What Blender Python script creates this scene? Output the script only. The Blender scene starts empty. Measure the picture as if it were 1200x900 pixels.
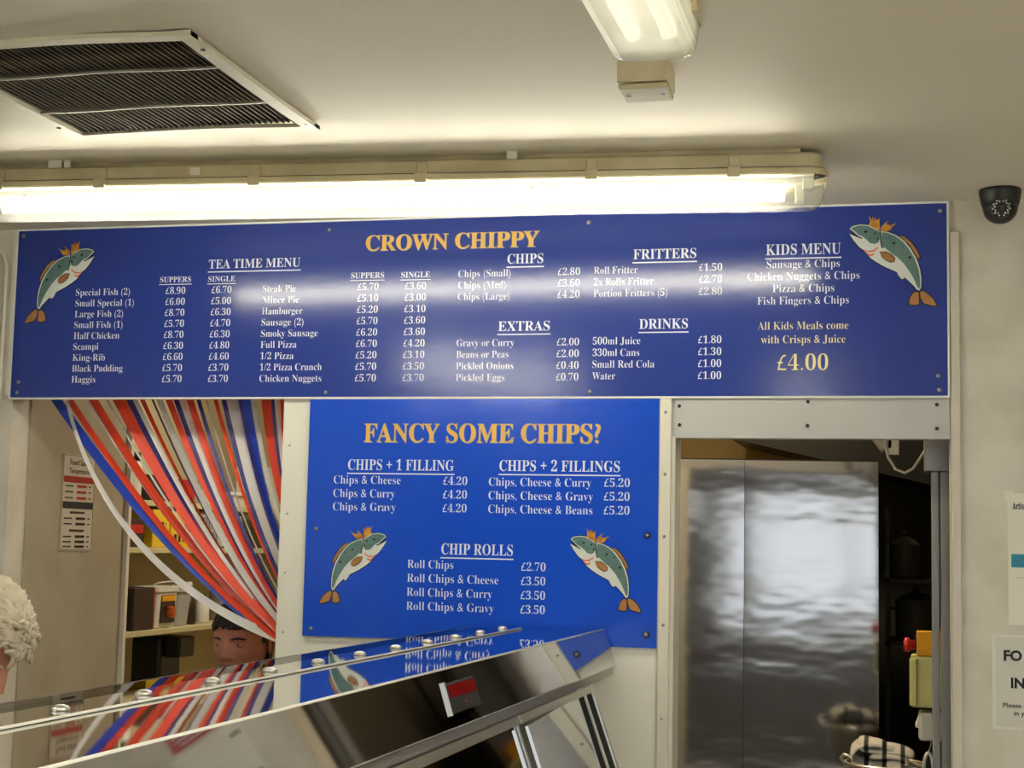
import bpy, bmesh, math, random
from math import sin, cos, pi, radians, exp, sqrt
from mathutils import Vector, Matrix
from mathutils.geometry import tessellate_polygon

random.seed(7)
SC = bpy.context.scene
COL = SC.collection

# ------------------------------------------------------------------ camera
cam_d = bpy.data.cameras.new('camera')
cam_d.sensor_width = 36.0
cam_d.lens = 1847.3 / 1200 * 36
cam_d.clip_start = 0.05
cam = bpy.data.objects.new('camera', cam_d)
COL.objects.link(cam)
yaw, pit, rol = radians(14.0216), radians(5.8632), radians(1.2354)
fw = Vector((-sin(yaw) * cos(pit), cos(yaw) * cos(pit), sin(pit)))
r0 = Vector((cos(yaw), sin(yaw), 0))
u0 = r0.cross(fw)
rr = cos(rol) * r0 + sin(rol) * u0
uu = -sin(rol) * r0 + cos(rol) * u0
M = Matrix((rr, uu, -fw)).transposed().to_4x4()
M.translation = (0, -3.79, 1.6)
cam.matrix_world = M
SC.camera = cam

# ------------------------------------------------------------------ world, exposure
SC.view_settings.view_transform = 'Standard'
SC.view_settings.look = 'None'
SC.view_settings.gamma = 1.0
SC.view_settings.use_curve_mapping = False
SC.view_settings.exposure = 0.32
world = bpy.data.worlds.new('overcast_sky')
SC.world = world
world.use_nodes = True
bg = world.node_tree.nodes['Background']
bg.inputs[0].default_value = (0.97, 0.98, 1.0, 1)
bg.inputs[1].default_value = 1.5
TUBE_L = 34.0        # radiance of the batten tube
TUBE2_L = 1.7       # radiance of the tubes in the second fitting
TUBE_COL = (1.0, 0.95, 0.80)


def lamp(name, kind, loc, energy, size=0.3, col=(1, .9, .7), rot=(0, 0, 0)):
    d = bpy.data.lights.new(name, kind)
    d.energy = energy
    d.color = col
    if kind == 'AREA':
        d.size = size
    else:
        d.shadow_soft_size = size
    o = bpy.data.objects.new(name, d)
    COL.objects.link(o)
    o.location = loc
    o.rotation_euler = rot
    return o


lamp('storeroom_lamp', 'AREA', (-1.75, 1.15, 2.38), 9.0, 0.3, (1, .88, .66))
lamp('kitchen_lamp', 'AREA', (-0.5, .75, 2.38), 12.0, 0.3, (1, .82, .5))


# ------------------------------------------------------------------ materials
def lin(c):
    return tuple(((v / 12.92) if v <= 0.04045 else ((v + 0.055) / 1.055) ** 2.4) for v in (x / 255 for x in c)) + (1,)


def mat(name, rgb, rough=0.5, metal=0.0, var=0.0, vscale=6.0, bump=0.0, bscale=40.0, spec=0.5,
        rgb2=None, stretch=(1, 1, 1), coat=0.0):
    m = bpy.data.materials.new(name)
    m.use_nodes = True
    nt = m.node_tree
    b = nt.nodes['Principled BSDF']
    b.inputs['Base Color'].default_value = lin(rgb)
    b.inputs['Roughness'].default_value = rough
    b.inputs['Metallic'].default_value = metal
    b.inputs['Specular IOR Level'].default_value = spec
    b.inputs['Coat Weight'].default_value = coat
    if var or bump or rgb2:
        tc = nt.nodes.new('ShaderNodeTexCoord')
        mp = nt.nodes.new('ShaderNodeMapping')
        mp.inputs['Scale'].default_value = stretch
        nt.links.new(tc.outputs['Object'], mp.inputs['Vector'])
    if var or rgb2:
        n = nt.nodes.new('ShaderNodeTexNoise')
        n.inputs['Scale'].default_value = vscale
        n.inputs['Detail'].default_value = 6
        nt.links.new(mp.outputs['Vector'], n.inputs['Vector'])
        rp = nt.nodes.new('ShaderNodeValToRGB')
        rp.color_ramp.elements[0].position = 0.35
        rp.color_ramp.elements[1].position = 0.65
        c1 = lin(rgb)
        c2 = lin(rgb2) if rgb2 else tuple(v * (1 - var) for v in c1[:3]) + (1,)
        rp.color_ramp.elements[0].color = c2
        rp.color_ramp.elements[1].color = c1
        nt.links.new(n.outputs['Fac'], rp.inputs['Fac'])
        nt.links.new(rp.outputs['Color'], b.inputs['Base Color'])
    if bump:
        n2 = nt.nodes.new('ShaderNodeTexNoise')
        n2.inputs['Scale'].default_value = bscale
        n2.inputs['Detail'].default_value = 3
        nt.links.new(mp.outputs['Vector'], n2.inputs['Vector'])
        bp = nt.nodes.new('ShaderNodeBump')
        bp.inputs['Strength'].default_value = 1.0
        bp.inputs['Distance'].default_value = bump
        nt.links.new(n2.outputs['Fac'], bp.inputs['Height'])
        nt.links.new(bp.outputs['Normal'], b.inputs['Normal'])
    return m


def emit(name, col, strength):
    m = bpy.data.materials.new(name)
    m.use_nodes = True
    nt = m.node_tree
    nt.nodes.remove(nt.nodes['Principled BSDF'])
    e = nt.nodes.new('ShaderNodeEmission')
    e.inputs['Color'].default_value = (*col, 1)
    e.inputs['Strength'].default_value = strength
    nt.links.new(e.outputs[0], nt.nodes['Material Output'].inputs['Surface'])
    return m


def clear(name, tint, gloss=0.08, rough=0.05, haze=0.0, hazecol=(1, 1, 1), wave=0.0):
    """thin clear sheet: transparent body, a little haze and a glossy skin"""
    m = bpy.data.materials.new(name)
    m.use_nodes = True
    nt = m.node_tree
    nt.nodes.remove(nt.nodes['Principled BSDF'])
    t = nt.nodes.new('ShaderNodeBsdfTransparent')
    t.inputs['Color'].default_value = (*tint, 1)
    last = t.outputs[0]
    if haze:
        tr = nt.nodes.new('ShaderNodeBsdfTranslucent')
        tr.inputs['Color'].default_value = (*hazecol, 1)
        df = nt.nodes.new('ShaderNodeBsdfDiffuse')
        df.inputs['Color'].default_value = (*hazecol, 1)
        a = nt.nodes.new('ShaderNodeMixShader')
        a.inputs[0].default_value = 0.35
        nt.links.new(tr.outputs[0], a.inputs[1])
        nt.links.new(df.outputs[0], a.inputs[2])
        mx = nt.nodes.new('ShaderNodeMixShader')
        mx.inputs[0].default_value = haze
        nt.links.new(last, mx.inputs[1])
        nt.links.new(a.outputs[0], mx.inputs[2])
        last = mx.outputs[0]
        if wave:
            tc = nt.nodes.new('ShaderNodeTexCoord')
            w = nt.nodes.new('ShaderNodeTexWave')
            w.bands_direction = 'X'
            w.inputs['Scale'].default_value = wave
            nt.links.new(tc.outputs['Object'], w.inputs['Vector'])
            mr = nt.nodes.new('ShaderNodeMapRange')
            mr.inputs['To Min'].default_value = haze - 0.06
            mr.inputs['To Max'].default_value = haze + 0.06
            nt.links.new(w.outputs['Fac'], mr.inputs['Value'])
            nt.links.new(mr.outputs[0], mx.inputs[0])
    g = nt.nodes.new('ShaderNodeBsdfGlossy')
    g.inputs['Roughness'].default_value = rough
    fr = nt.nodes.new('ShaderNodeLayerWeight')
    fr.inputs['Blend'].default_value = gloss
    mx = nt.nodes.new('ShaderNodeMixShader')
    nt.links.new(fr.outputs['Fresnel'], mx.inputs[0])
    nt.links.new(last, mx.inputs[1])
    nt.links.new(g.outputs[0], mx.inputs[2])
    nt.links.new(mx.outputs[0], nt.nodes['Material Output'].inputs['Surface'])
    return m


MT = {
    'ceiling': mat('ceiling_paint', (232, 226, 208), 0.6, var=0.05, vscale=2.0, bump=0.002, bscale=9),
    'partition': mat('white_panel', (240, 238, 228), 0.32, var=0.03, vscale=3),
    'header': mat('shaded_white_header', (190, 190, 190), 0.35, var=0.03, vscale=3),  # white panel greyed, its shade put into the colour
    'mottled': mat('mottled_wall_panel', (222, 217, 206), 0.35, rgb2=(204, 198, 184), vscale=7),
    'passage': mat('grey_wall_panel', (176, 167, 148), 0.4, rgb2=(160, 151, 131), vscale=5),
    'cream': mat('cream_wall', (216, 203, 168), 0.6, var=0.05),
    'frontwall': mat('dark_shopfront', (66, 60, 54), 0.6, var=0.1),
    'shopwall': mat('shop_wall', (216, 212, 202), 0.6, var=0.05),
    'shadewall': mat('shaded_kitchen_wall', (52, 48, 42), 0.5, var=0.2),  # darkness of the unlit kitchen put into the wall colour
    'yellow_lit': mat('yellow_lit_wall', (190, 165, 110), 0.6, var=0.08),  # warm lit tone of the kitchen wall, put into its colour
    'floor': mat('grey_floor_tile', (206, 200, 190), 0.4, var=0.1, vscale=12),
    'trim_plaster': mat('painted_strip', (208, 203, 190), 0.4, var=0.05, vscale=8),
    'glint_edge': mat('painted_glint_edge', (238, 234, 220), 0.35),  # light caught along the steel edges, put into a pale colour
    'trim': mat('white_trim', (224, 221, 208), 0.35),
    'greymetal': mat('grey_aluminium', (150, 150, 152), 0.38, metal=0.6, var=0.1, stretch=(8, 8, .5)),
    'steel': mat('polished_steel', (196, 196, 196), 0.035, metal=1.0),
    'steel_top': mat('polished_steel_top', (205, 205, 203), 0.03, metal=1.0, bump=0.00012, bscale=4),
    'steel_edge': mat('bright_steel_edge', (235, 234, 228), 0.28, metal=1.0),
    'steel_brushed': mat('brushed_steel', (176, 174, 170), 0.3, metal=1.0, bump=0.0006, bscale=60, stretch=(1, 1, 30)),
    'wavysteel': mat('wavy_fridge_steel', (176, 176, 180), 0.09, metal=1.0, bump=0.0022, bscale=2.2, stretch=(1.0, 1, 2.6)),
    'darkmetal': mat('dark_metal', (38, 37, 36), 0.35, metal=0.5, var=0.2),
    'black': mat('black_plastic', (22, 21, 20), 0.35),
    'black_matt': mat('black_rubber', (16, 16, 16), 0.6),
    'red_lcd': emit('red_display', (0.75, 0.04, 0.03), 0.13),
    'blue': mat('blue_gloss_board', (34, 54, 136), 0.155, bump=0.0002, bscale=45),
    'blue2': mat('blue_gloss_panel', (22, 72, 194), 0.15, bump=0.0016, bscale=6),
    'white_edge': mat('white_board_edge', (228, 228, 226), 0.3),
    'print_white': mat('white_print', (228, 234, 248), 0.14),
    'print_gold': mat('gold_print', (222, 176, 84), 0.14),
    'print_pale': mat('pale_gold_print', (232, 222, 170), 0.14),
    'print_cream': mat('cream_outline_print', (196, 178, 130), 0.14),
    'print_black': mat('black_print', (14, 14, 18), 0.2),
    'f_white': mat('fish_belly_print', (214, 220, 216), 0.14),
    'f_green': mat('fish_back_print', (94, 124, 122), 0.14, var=0.12, vscale=60),
    'f_brown': mat('fish_fin_print', (168, 120, 76), 0.14, var=0.15, vscale=50),
    'f_gold': mat('crown_print', (206, 150, 62), 0.14, rgb2=(150, 92, 40), vscale=55),
    'f_pink': mat('fish_gill_print', (214, 120, 104), 0.14),
    'screw': mat('screw_metal', (150, 152, 156), 0.3, metal=0.8),
    'fit_cream': mat('aged_white_plastic', (212, 202, 166), 0.42, rgb2=(190, 178, 140), vscale=9),
    'fit_white': mat('reflector_white', (240, 238, 226), 0.4),
    'tube': emit('lit_tube', TUBE_COL, TUBE_L),
    'tube2': emit('lit_tube_second', TUBE_COL, TUBE2_L),
    'tube3': emit('lit_tube_shop', (0.98, 0.98, 1.0), 100.0),
    'tube4': emit('lit_tube_shop_bright', (0.99, 0.98, 0.97), 430.0),  # very strong tubes for the two added fill lights
    'tubecap': mat('tube_cap', (190, 184, 168), 0.3, metal=0.6),
    'diffuser': clear('clear_diffuser', (0.97, 0.97, 0.93), 0.10, 0.1, haze=0.09, hazecol=(.96, .96, .90)),
    'prismatic': clear('prismatic_diffuser', (0.95, 0.95, 0.88), 0.12, 0.2, haze=0.80, hazecol=(.95, .94, .82), wave=110),
    'grille': mat('dusty_grille', (126, 118, 98), 0.6, rgb2=(62, 56, 46), vscale=14, metal=0.1),
    'grille_frame': mat('grille_frame', (222, 216, 192), 0.45, var=0.08, vscale=8),
    'grille_bar': mat('grille_bar', (150, 146, 130), 0.4, metal=0.4, var=0.2, vscale=20),
    'duct': mat('duct_inside', (30, 27, 22), 0.8),
    'cctv': mat('cctv_black', (30, 29, 28), 0.42),
    'led': mat('led_white', (245, 245, 240), 0.3),
    'paper': mat('paper', (236, 233, 222), 0.5, var=0.02),
    'paper_dim': mat('poster_paper', (200, 195, 182), 0.4),
    'notice_paper': mat('notice_paper', (214, 212, 204), 0.4),
    'laminate': mat('laminate', (232, 230, 222), 0.18, coat=0.3),
    'teal': mat('teal_print', (24, 128, 158), 0.35),
    'redsign': mat('red_sign', (168, 24, 32), 0.35),
    'r_red': mat('red_ribbon', (230, 66, 34), 0.5),
    'r_white': mat('white_ribbon', (226, 222, 222), 0.32),
    'r_blue': mat('blue_ribbon', (30, 66, 190), 0.32),
    'r_navy': mat('navy_ribbon', (52, 44, 128), 0.32),
    'shelf': mat('cream_shelf', (206, 196, 150), 0.5, var=0.08),
    'yellow': mat('yellow_card', (232, 196, 38), 0.5),
    'grey_plastic': mat('grey_plastic', (170, 170, 168), 0.4),
    'white_plastic': mat('white_plastic', (222, 220, 212), 0.35),
    'brown_box': mat('dark_brown_box', (58, 40, 34), 0.5, var=0.2),
    'red_plastic': mat('red_plastic', (190, 32, 30), 0.4),
    'skin_w': mat('skin_person_behind', (178, 120, 98), 0.5, var=0.08, vscale=30),
    'skin_m': mat('skin_person_counter', (214, 150, 124), 0.5, var=0.08, vscale=30),
    'lip': mat('lip', (158, 88, 78), 0.4),
    'eye_white': mat('eye_white', (216, 210, 204), 0.2),
    'iris': mat('dark_iris', (30, 20, 16), 0.15),
    'hair_black': mat('black_hair', (22, 18, 17), 0.45, var=0.3, vscale=60),
    'hair_white': mat('white_hair', (226, 212, 186), 0.5, var=0.15, vscale=50),
    'shirt_dark': mat('dark_shirt', (44, 44, 52), 0.8),
    'shirt_white': mat('white_overall', (214, 210, 200), 0.8),
    'trouser': mat('dark_trousers', (36, 36, 42), 0.8),
    'cable': mat('white_cable', (196, 194, 186), 0.4),
    'amber': mat('amber_plate', (232, 164, 20), 0.45),
    'pale_yellow': mat('pale_yellow_box', (216, 212, 140), 0.45),
    'pot': mat('dull_dark_pan', (84, 80, 70), 0.45, var=0.2),
    'towel': None,
    'navy_in': mat('navy_inside', (24, 26, 44), 0.5),
    'glass': clear('window_glass', (0.95, 0.97, 0.96), 0.12, 0.0),
    'dark_label': mat('dark_label', (50, 34, 28), 0.4),
    'orange_print': mat('orange_print', (206, 96, 40), 0.4),
    'pavement': mat('pavement', (120, 118, 114), 0.8, var=0.1),
}


def towel_mat():
    m = bpy.data.materials.new('striped_towel')
    m.use_nodes = True
    nt = m.node_tree
    b = nt.nodes['Principled BSDF']
    b.inputs['Roughness'].default_value = 0.9
    tc = nt.nodes.new('ShaderNodeTexCoord')
    w = nt.nodes.new('ShaderNodeTexWave')
    w.bands_direction = 'X'
    w.inputs['Scale'].default_value = 7.0
    rp = nt.nodes.new('ShaderNodeValToRGB')
    rp.color_ramp.elements[0].position = 0.08
    rp.color_ramp.elements[0].color = lin((40, 38, 40))
    rp.color_ramp.elements[1].position = 0.22
    rp.color_ramp.elements[1].color = lin((188, 182, 172))
    nt.links.new(tc.outputs['Object'], w.inputs['Vector'])
    nt.links.new(w.outputs['Fac'], rp.inputs['Fac'])
    nt.links.new(rp.outputs['Color'], b.inputs['Base Color'])
    return m


MT['towel'] = towel_mat()


# ------------------------------------------------------------------ helpers
class MB:
    def __init__(s):
        s.v, s.f, s.m = [], [], []

    def add(s, verts, faces, mi=0):
        n = len(s.v)
        s.v += [tuple(p) for p in verts]
        s.f += [tuple(i + n for i in f) for f in faces]
        s.m += [mi] * len(faces)
        return s

    def box(s, x0, x1, y0, y1, z0, z1, M=None, mi=0):
        p = [(x, y, z) for x in (x0, x1) for y in (y0, y1) for z in (z0, z1)]
        if M is not None:
            p = [M @ Vector(q) for q in p]
        return s.add(p, [(0, 1, 3, 2), (4, 6, 7, 5), (0, 4, 5, 1), (2, 3, 7, 6), (0, 2, 6, 4), (1, 5, 7, 3)], mi)

    def prism(s, poly, fn, a, b, mi=0):
        """poly: 2-D outline, fn(u, v, t) -> point; extruded for t from a to b"""
        n = len(poly)
        vs = [fn(u, v, a) for u, v in poly] + [fn(u, v, b) for u, v in poly]
        fs = [(i, (i + 1) % n, n + (i + 1) % n, n + i) for i in range(n)]
        tr = tessellate_polygon([[Vector((u, v, 0)) for u, v in poly]])
        fs += [tuple(t) for t in tr] + [tuple(n + i for i in t) for t in tr]
        return s.add(vs, fs, mi)

    def flat(s, poly, fn, mi=0):
        tr = tessellate_polygon([[Vector((u, v, 0)) for u, v in poly]])
        return s.add([fn(u, v) for u, v in poly], [tuple(t) for t in tr], mi)

    def tube(s, pts, r, n=8, cap=True, mi=0):
        pts = [Vector(p) for p in pts]
        rs = r if isinstance(r, (list, tuple)) else [r] * len(pts)
        vs, fs = [], []
        up = None
        for i, p in enumerate(pts):
            t = (pts[min(i + 1, len(pts) - 1)] - pts[max(i - 1, 0)]).normalized()
            if up is None:
                up = Vector((0, 0, 1)) if abs(t.z) < 0.9 else Vector((1, 0, 0))
            a = t.cross(up).normalized()
            b = a.cross(t).normalized()
            up = b
            vs += [p + rs[i] * (cos(2 * pi * k / n) * a + sin(2 * pi * k / n) * b) for k in range(n)]
        for i in range(len(pts) - 1):
            fs += [(i * n + k, i * n + (k + 1) % n, (i + 1) * n + (k + 1) % n, (i + 1) * n + k) for k in range(n)]
        if cap:
            fs += [tuple(range(n))[::-1], tuple(range((len(pts) - 1) * n, len(pts) * n))]
        return s.add(vs, fs, mi)

    def lathe(s, prof, n=24, M=None, mi=0):
        M = M or Matrix.Identity(4)
        vs, fs = [], []
        for r, z in prof:
            vs += [M @ Vector((r * cos(2 * pi * k / n), r * sin(2 * pi * k / n), z)) for k in range(n)]
        for i in range(len(prof) - 1):
            fs += [(i * n + k, i * n + (k + 1) % n, (i + 1) * n + (k + 1) % n, (i + 1) * n + k) for k in range(n)]
        fs += [tuple(range(n))[::-1], tuple(range((len(prof) - 1) * n, len(prof) * n))]
        return s.add(vs, fs, mi)

    def ball(s, c, r, n=12, m=8, M=None, mi=0):
        r = r if isinstance(r, (tuple, list)) else (r, r, r)
        vs, fs = [], []
        for i in range(m + 1):
            th = pi * i / m
            for k in range(n):
                ph = 2 * pi * k / n
                p = Vector((r[0] * sin(th) * cos(ph), r[1] * sin(th) * sin(ph), r[2] * cos(th)))
                if M is not None:
                    p = M @ p
                vs.append(Vector(c) + p)
        for i in range(m):
            fs += [(i * n + k, i * n + (k + 1) % n, (i + 1) * n + (k + 1) % n, (i + 1) * n + k) for k in range(n)]
        return s.add(vs, fs, mi)

    def build(s, name, mats, parent=None, smooth=False, bevel=0.0, local=False):
        off = Vector((0, 0, 0))
        if parent is not None and not local:
            off = world_loc(parent)
        me = bpy.data.meshes.new(name)
        me.from_pydata([tuple(Vector(p) - off) for p in s.v], [], s.f)
        for mm in (mats if isinstance(mats, (list, tuple)) else [mats]):
            me.materials.append(MT[mm] if isinstance(mm, str) else mm)
        me.polygons.foreach_set('material_index', s.m)
        bm = bmesh.new()
        bm.from_mesh(me)
        bmesh.ops.remove_doubles(bm, verts=bm.verts, dist=1e-6)
        bmesh.ops.recalc_face_normals(bm, faces=bm.faces)
        bm.to_mesh(me)
        bm.free()
        if smooth:
            me.polygons.foreach_set('use_smooth', [True] * len(me.polygons))
        return obj(name, me, parent, bevel)


def world_loc(o):
    p = Vector(o.location)
    while o.parent is not None:
        o = o.parent
        p += Vector(o.location)
    return p


def obj(name, me, parent=None, bevel=0.0):
    o = bpy.data.objects.new(name, me)
    COL.objects.link(o)
    if parent is not None:
        o.parent = parent
    if bevel:
        b = o.modifiers.new('bevel', 'BEVEL')
        b.width = bevel
        b.segments = 2
        b.limit_method = 'ANGLE'
    return o


def root(name, loc, label, cat, group=None):
    o = bpy.data.objects.new(name, None)
    o.empty_display_size = 0.05
    COL.objects.link(o)
    o.location = loc
    return tag(o, label, cat, group)


def tag(o, label, cat, group=None):
    o['label'] = label
    o['category'] = cat
    if group:
        o['group'] = group
    return o


def struct(o):
    o['kind'] = 'structure'
    return o


def copy_part(o, dx, dy, dz):
    c = o.copy()
    COL.objects.link(c)
    c.location = Vector(o.location) + Vector((dx, dy, dz))
    return c


def frame_rot(loc, rz=0.0, rx=0.0, ry=0.0):
    return Matrix.Translation(loc) @ Matrix.Rotation(rz, 4, 'Z') @ Matrix.Rotation(ry, 4, 'Y') @ Matrix.Rotation(rx, 4, 'X')


def bold(t):
    o = ''
    for ch in t:
        if 'A' <= ch <= 'Z':
            o += chr(0x1D400 + ord(ch) - 65)
        elif 'a' <= ch <= 'z':
            o += chr(0x1D41A + ord(ch) - 97)
        elif '0' <= ch <= '9':
            o += chr(0x1D7CE + ord(ch) - 48)
        else:
            o += ch
    return o


TEXT_CACHE = {}


def text_mesh(t, serif=True, offset=-0.007):
    """flat outline of a line of lettering: verts 2-D with cap height 1"""
    key = (t, serif, offset)
    if key in TEXT_CACHE:
        return TEXT_CACHE[key]
    c = bpy.data.curves.new('lettering', 'FONT')
    c.body = bold(t) if serif else t
    c.size = 1.0
    c.offset = offset
    c.resolution_u = 3
    o = bpy.data.objects.new('lettering', c)
    COL.objects.link(o)
    dg = bpy.context.evaluated_depsgraph_get()
    dg.update()
    me = bpy.data.meshes.new_from_object(o.evaluated_get(dg))
    vs = [(v.co.x, v.co.y) for v in me.vertices]
    fs = [tuple(p.vertices) for p in me.polygons]
    bpy.data.objects.remove(o)
    bpy.data.curves.remove(c)
    bpy.data.meshes.remove(me)
    TEXT_CACHE[key] = (vs, fs)
    return vs, fs


CAP = {}


def cap_height(serif):
    if serif not in CAP:
        vs, _ = text_mesh('H', serif, 0.0)
        CAP[serif] = max(v[1] for v in vs) - min(v[1] for v in vs)
    return CAP[serif]


def lettering(name, t, x, z, w, cap, fn, m, parent, serif=True, offset=-0.011, xr=None):
    """fn(u, v) -> point on the surface; text spans w from x, baseline z"""
    vs, fs = text_mesh(t, serif, offset)
    x0 = min(v[0] for v in vs)
    x1 = max(v[0] for v in vs)
    sx = w / (x1 - x0)
    sz = cap / cap_height(serif)
    if xr:
        keep = [f for f in fs if xr[0] < sum(vs[i][0] for i in f) / len(f) <= xr[1]]
        ids = sorted({i for f in keep for i in f})
        mp = {q: k for k, q in enumerate(ids)}
        vs, fs = [vs[i] for i in ids], [tuple(mp[i] for i in f) for f in keep]
    mb = MB().add([fn(x + (a - x0) * sx, z + b * sz) for a, b in vs], fs)
    return mb.build(name, m, parent)


# ------------------------------------------------------------------ the setting
CZ = 2.43
XP = -2.33        # passage wall
mb = MB()
# ceiling with a hole for the air grille
hx0, hx1, hy0, hy1 = -1.635, -1.152, -1.47, -0.93
mb.box(-3.3, hx0, -6.3, 2.6, CZ, CZ + .12)
mb.box(hx1, 2.2, -6.3, 2.6, CZ, CZ + .12)
mb.box(hx0, hx1, -6.3, hy0, CZ, CZ + .12)
mb.box(hx0, hx1, hy1, 2.6, CZ, CZ + .12)
struct(mb.build('ceiling', 'ceiling'))
struct(MB().box(-3.3, 2.2, -6.3, 2.6, -.1, 0).build('floor', 'floor'))
struct(MB().box(-40, 40, -40, -6.3, -.2, -.1).build('ground_outside', 'pavement'))

# back partition with the two openings
struct(MB().box(-1.551, -.575, 0, .09, 0, CZ).box(-2.33, -1.551, 0, .09, 2.0, CZ).build('wall_back', 'partition'))
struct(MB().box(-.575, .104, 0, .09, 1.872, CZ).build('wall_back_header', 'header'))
struct(MB().box(.104, 2.2, .002, .09, 0, CZ).build('wall_back_right', 'mottled'))
struct(MB().box(-3.3, -2.335, 0, .09, 0, CZ).build('wall_back_left', 'mottled'))
# passage side wall, alcove and storeroom
struct(MB().box(-2.43, XP, .09, .65, 0, CZ).build('wall_passage', 'passage'))
struct(MB().box(-2.72, -2.64, .65, 2.35, 0, CZ).box(-2.64, -2.43, .62, .65, 0, CZ).build('wall_storeroom_left', 'cream'))
struct(MB().box(-2.72, -1.05, 2.25, 2.35, 0, CZ).build('wall_storeroom_back', 'cream'))
struct(MB().box(-1.1, -1.0, .09, 2.35, 0, CZ).build('wall_dividing', 'yellow_lit'))
struct(MB().box(-1.0, -.33, 2.2, 2.3, 0, CZ).build('wall_kitchen_back', 'yellow_lit'))
struct(MB().box(-.33, .25, 2.2, 2.3, 0, CZ).build('wall_kitchen_back_right', 'shadewall'))  # same wall as the piece before, coloured as its shaded part
struct(MB().box(.125, .2, .09, 2.2, 0, CZ).build('wall_kitchen_right', 'shadewall'))
# shop around and behind the camera
struct(MB().box(2.1, 2.2, -6.3, 0, 0, CZ).build('wall_right', 'shopwall'))
struct(MB().box(-3.3, -3.2, -6.3, 0, 0, CZ).build('wall_left', 'shopwall'))
struct(MB().box(-3.3, -1.6, -6.3, -6.2, 0, CZ).box(1.95, 2.2, -6.3, -6.2, 0, CZ).box(-1.6, 1.95, -6.3, -6.2, 2.02, CZ)
       .box(.36, 1.95, -6.3, -6.2, 0, .95).box(-1.6, .36, -6.3, -6.2, 0, 1.84).box(.26, .36, -6.3, -6.2, 1.84, 2.02).build('wall_front', 'frontwall'))


def window(name, x0, x1, z0, z1, mull):
    mb = MB().box(x0, x1, -6.27, -6.22, z0, z0 + .05).box(x0, x1, -6.27, -6.22, z1 - .05, z1)
    xs = [x0] + list(mull) + [x1 - .05]
    for x in xs:
        mb.box(x, x + .05, -6.27, -6.22, z0 + .05, z1 - .05)
    w = struct(mb.build(name, 'trim'))
    for a, b in zip(xs[:-1], xs[1:]):
        MB().box(a + .05, b, -6.248, -6.242, z0 + .05, z1 - .05).build('pane', 'glass', w)


window('window_1', .36, 1.95, .95, 2.02, [1.1])
window('window_2', -1.6, .26, 1.84, 2.02, [-.75])

# trims
struct(MB().box(.106, .128, -.010, .0, 0, 2.356).build('trim_1', 'trim_plaster', bevel=.002))        # right of doorway
struct(MB().box(-.572, -.545, -.012, .0, 0, 1.966).build('trim_2', 'trim', bevel=.002))     # strip beside lower panel
struct(MB().box(-.575, -.536, 0, .10, 0, 1.872).build('trim_3', 'trim'))                    # left jamb
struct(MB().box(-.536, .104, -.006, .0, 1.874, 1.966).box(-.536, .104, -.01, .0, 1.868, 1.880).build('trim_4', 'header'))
struct(MB().box(-2.352, -2.33, -.01, .0, 1.975, 2.426).build('trim_5', 'trim'))
struct(MB().box(-2.43, -2.315, .65, .668, 0, CZ).build('trim_6', 'trim', bevel=.002))        # end of passage wall
struct(MB().tube([(-2.372, -.006, 0), (-2.372, -.006, 2.33), (-2.385, -.006, 2.365), (-2.42, -.006, 2.375), (-3.2, -.006, 2.375)], .006, 8)
       .build('trim_7', 'mottled', smooth=True))
# screws on the header and the strips are parts of those trims
t4 = bpy.data.objects['trim_4']
s0 = MB().lathe([(.0001, 0), (.0035, 0), (.0045, .002)], 10, frame_rot((-.526, -.0085, 1.945), 0, radians(90))).build('screw', 'black', t4)
for (x, z) in ((-.22, 1.955), (.075, 1.948), (-.525, 1.899), (-.221, 1.898), (.075, 1.892)):
    copy_part(s0, x + .526, 0, z - 1.945)
t2 = bpy.data.objects['trim_2']
s1 = MB().ball((-.559, -.012, 1.93), (.004, .003, .004), 8, 6).build('screw', 'screw', t2)
for z in (1.78, 1.63, 1.42, 1.2):
    copy_part(s1, 0, 0, z - 1.93)
wb = bpy.data.objects['wall_back']
s2 = MB().ball((-1.532, 0, 1.845), (.0028, .002, .0028), 8, 6).build('screw', 'screw', wb)
for z in (1.67, 1.52, 1.37):
    copy_part(s2, 0, 0, z - 1.845)

# ------------------------------------------------------------------ menu boards
YB = -.012


def on_board(dy):
    return lambda u, v: (u, YB - dy, v)


P_ON = on_board(.0006)
bd = root('menu_board', (-1.118, YB, 1.967),
          'long blue menu board headed CROWN CHIPPY under the lit batten', 'menu board', 'blue menu boards')
MB().box(-2.338, .102, YB, -.0015, 1.967, 2.425).build('panel', 'blue', bd)
ed = MB()
for a in ((-2.341, .105, 2.4235, 2.4285), (-2.341, .105, 1.9635, 1.9685), (-2.341, -2.336, 1.9685, 2.4235), (.100, .105, 1.9685, 2.4235)):
    ed.box(a[0], a[1], YB - .0012, -.0005, a[2], a[3])
ed.build('edge_trim', 'white_edge', bd)


def screws(parent, spots, r=.0055):
    x0, z0 = spots[0]
    s = MB().lathe([(.0001, .0028), (r * .5, .0026), (r * .9, .0016), (r, 0)], 14, frame_rot((x0, YB - .0005, z0), 0, radians(90))).build('screw', 'screw', parent, smooth=True)
    for x, z in spots[1:]:
        copy_part(s, x - x0, 0, z - z0)


screws(bd, [(-2.321, 2.409), (-1.439, 2.403), (-.756, 2.402), (-.747, 1.980), (-1.434, 1.980), (-2.313, 2.010), (-2.316, 1.982),
            (.085, 2.405), (.078, 2.015), (.081, 1.982)])


def heading(parent, t, x, z, w, cap, m='print_white', name='heading_lettering', gap=.0075, th=.003):
    o = lettering(name, t, x, z, w, cap, P_ON, m, parent, offset=-.002)
    MB().box(x - .002, x + w + .002, YB - .0008, YB - .0003, z - gap - th, z - gap).build('underline', m, o)


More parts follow.
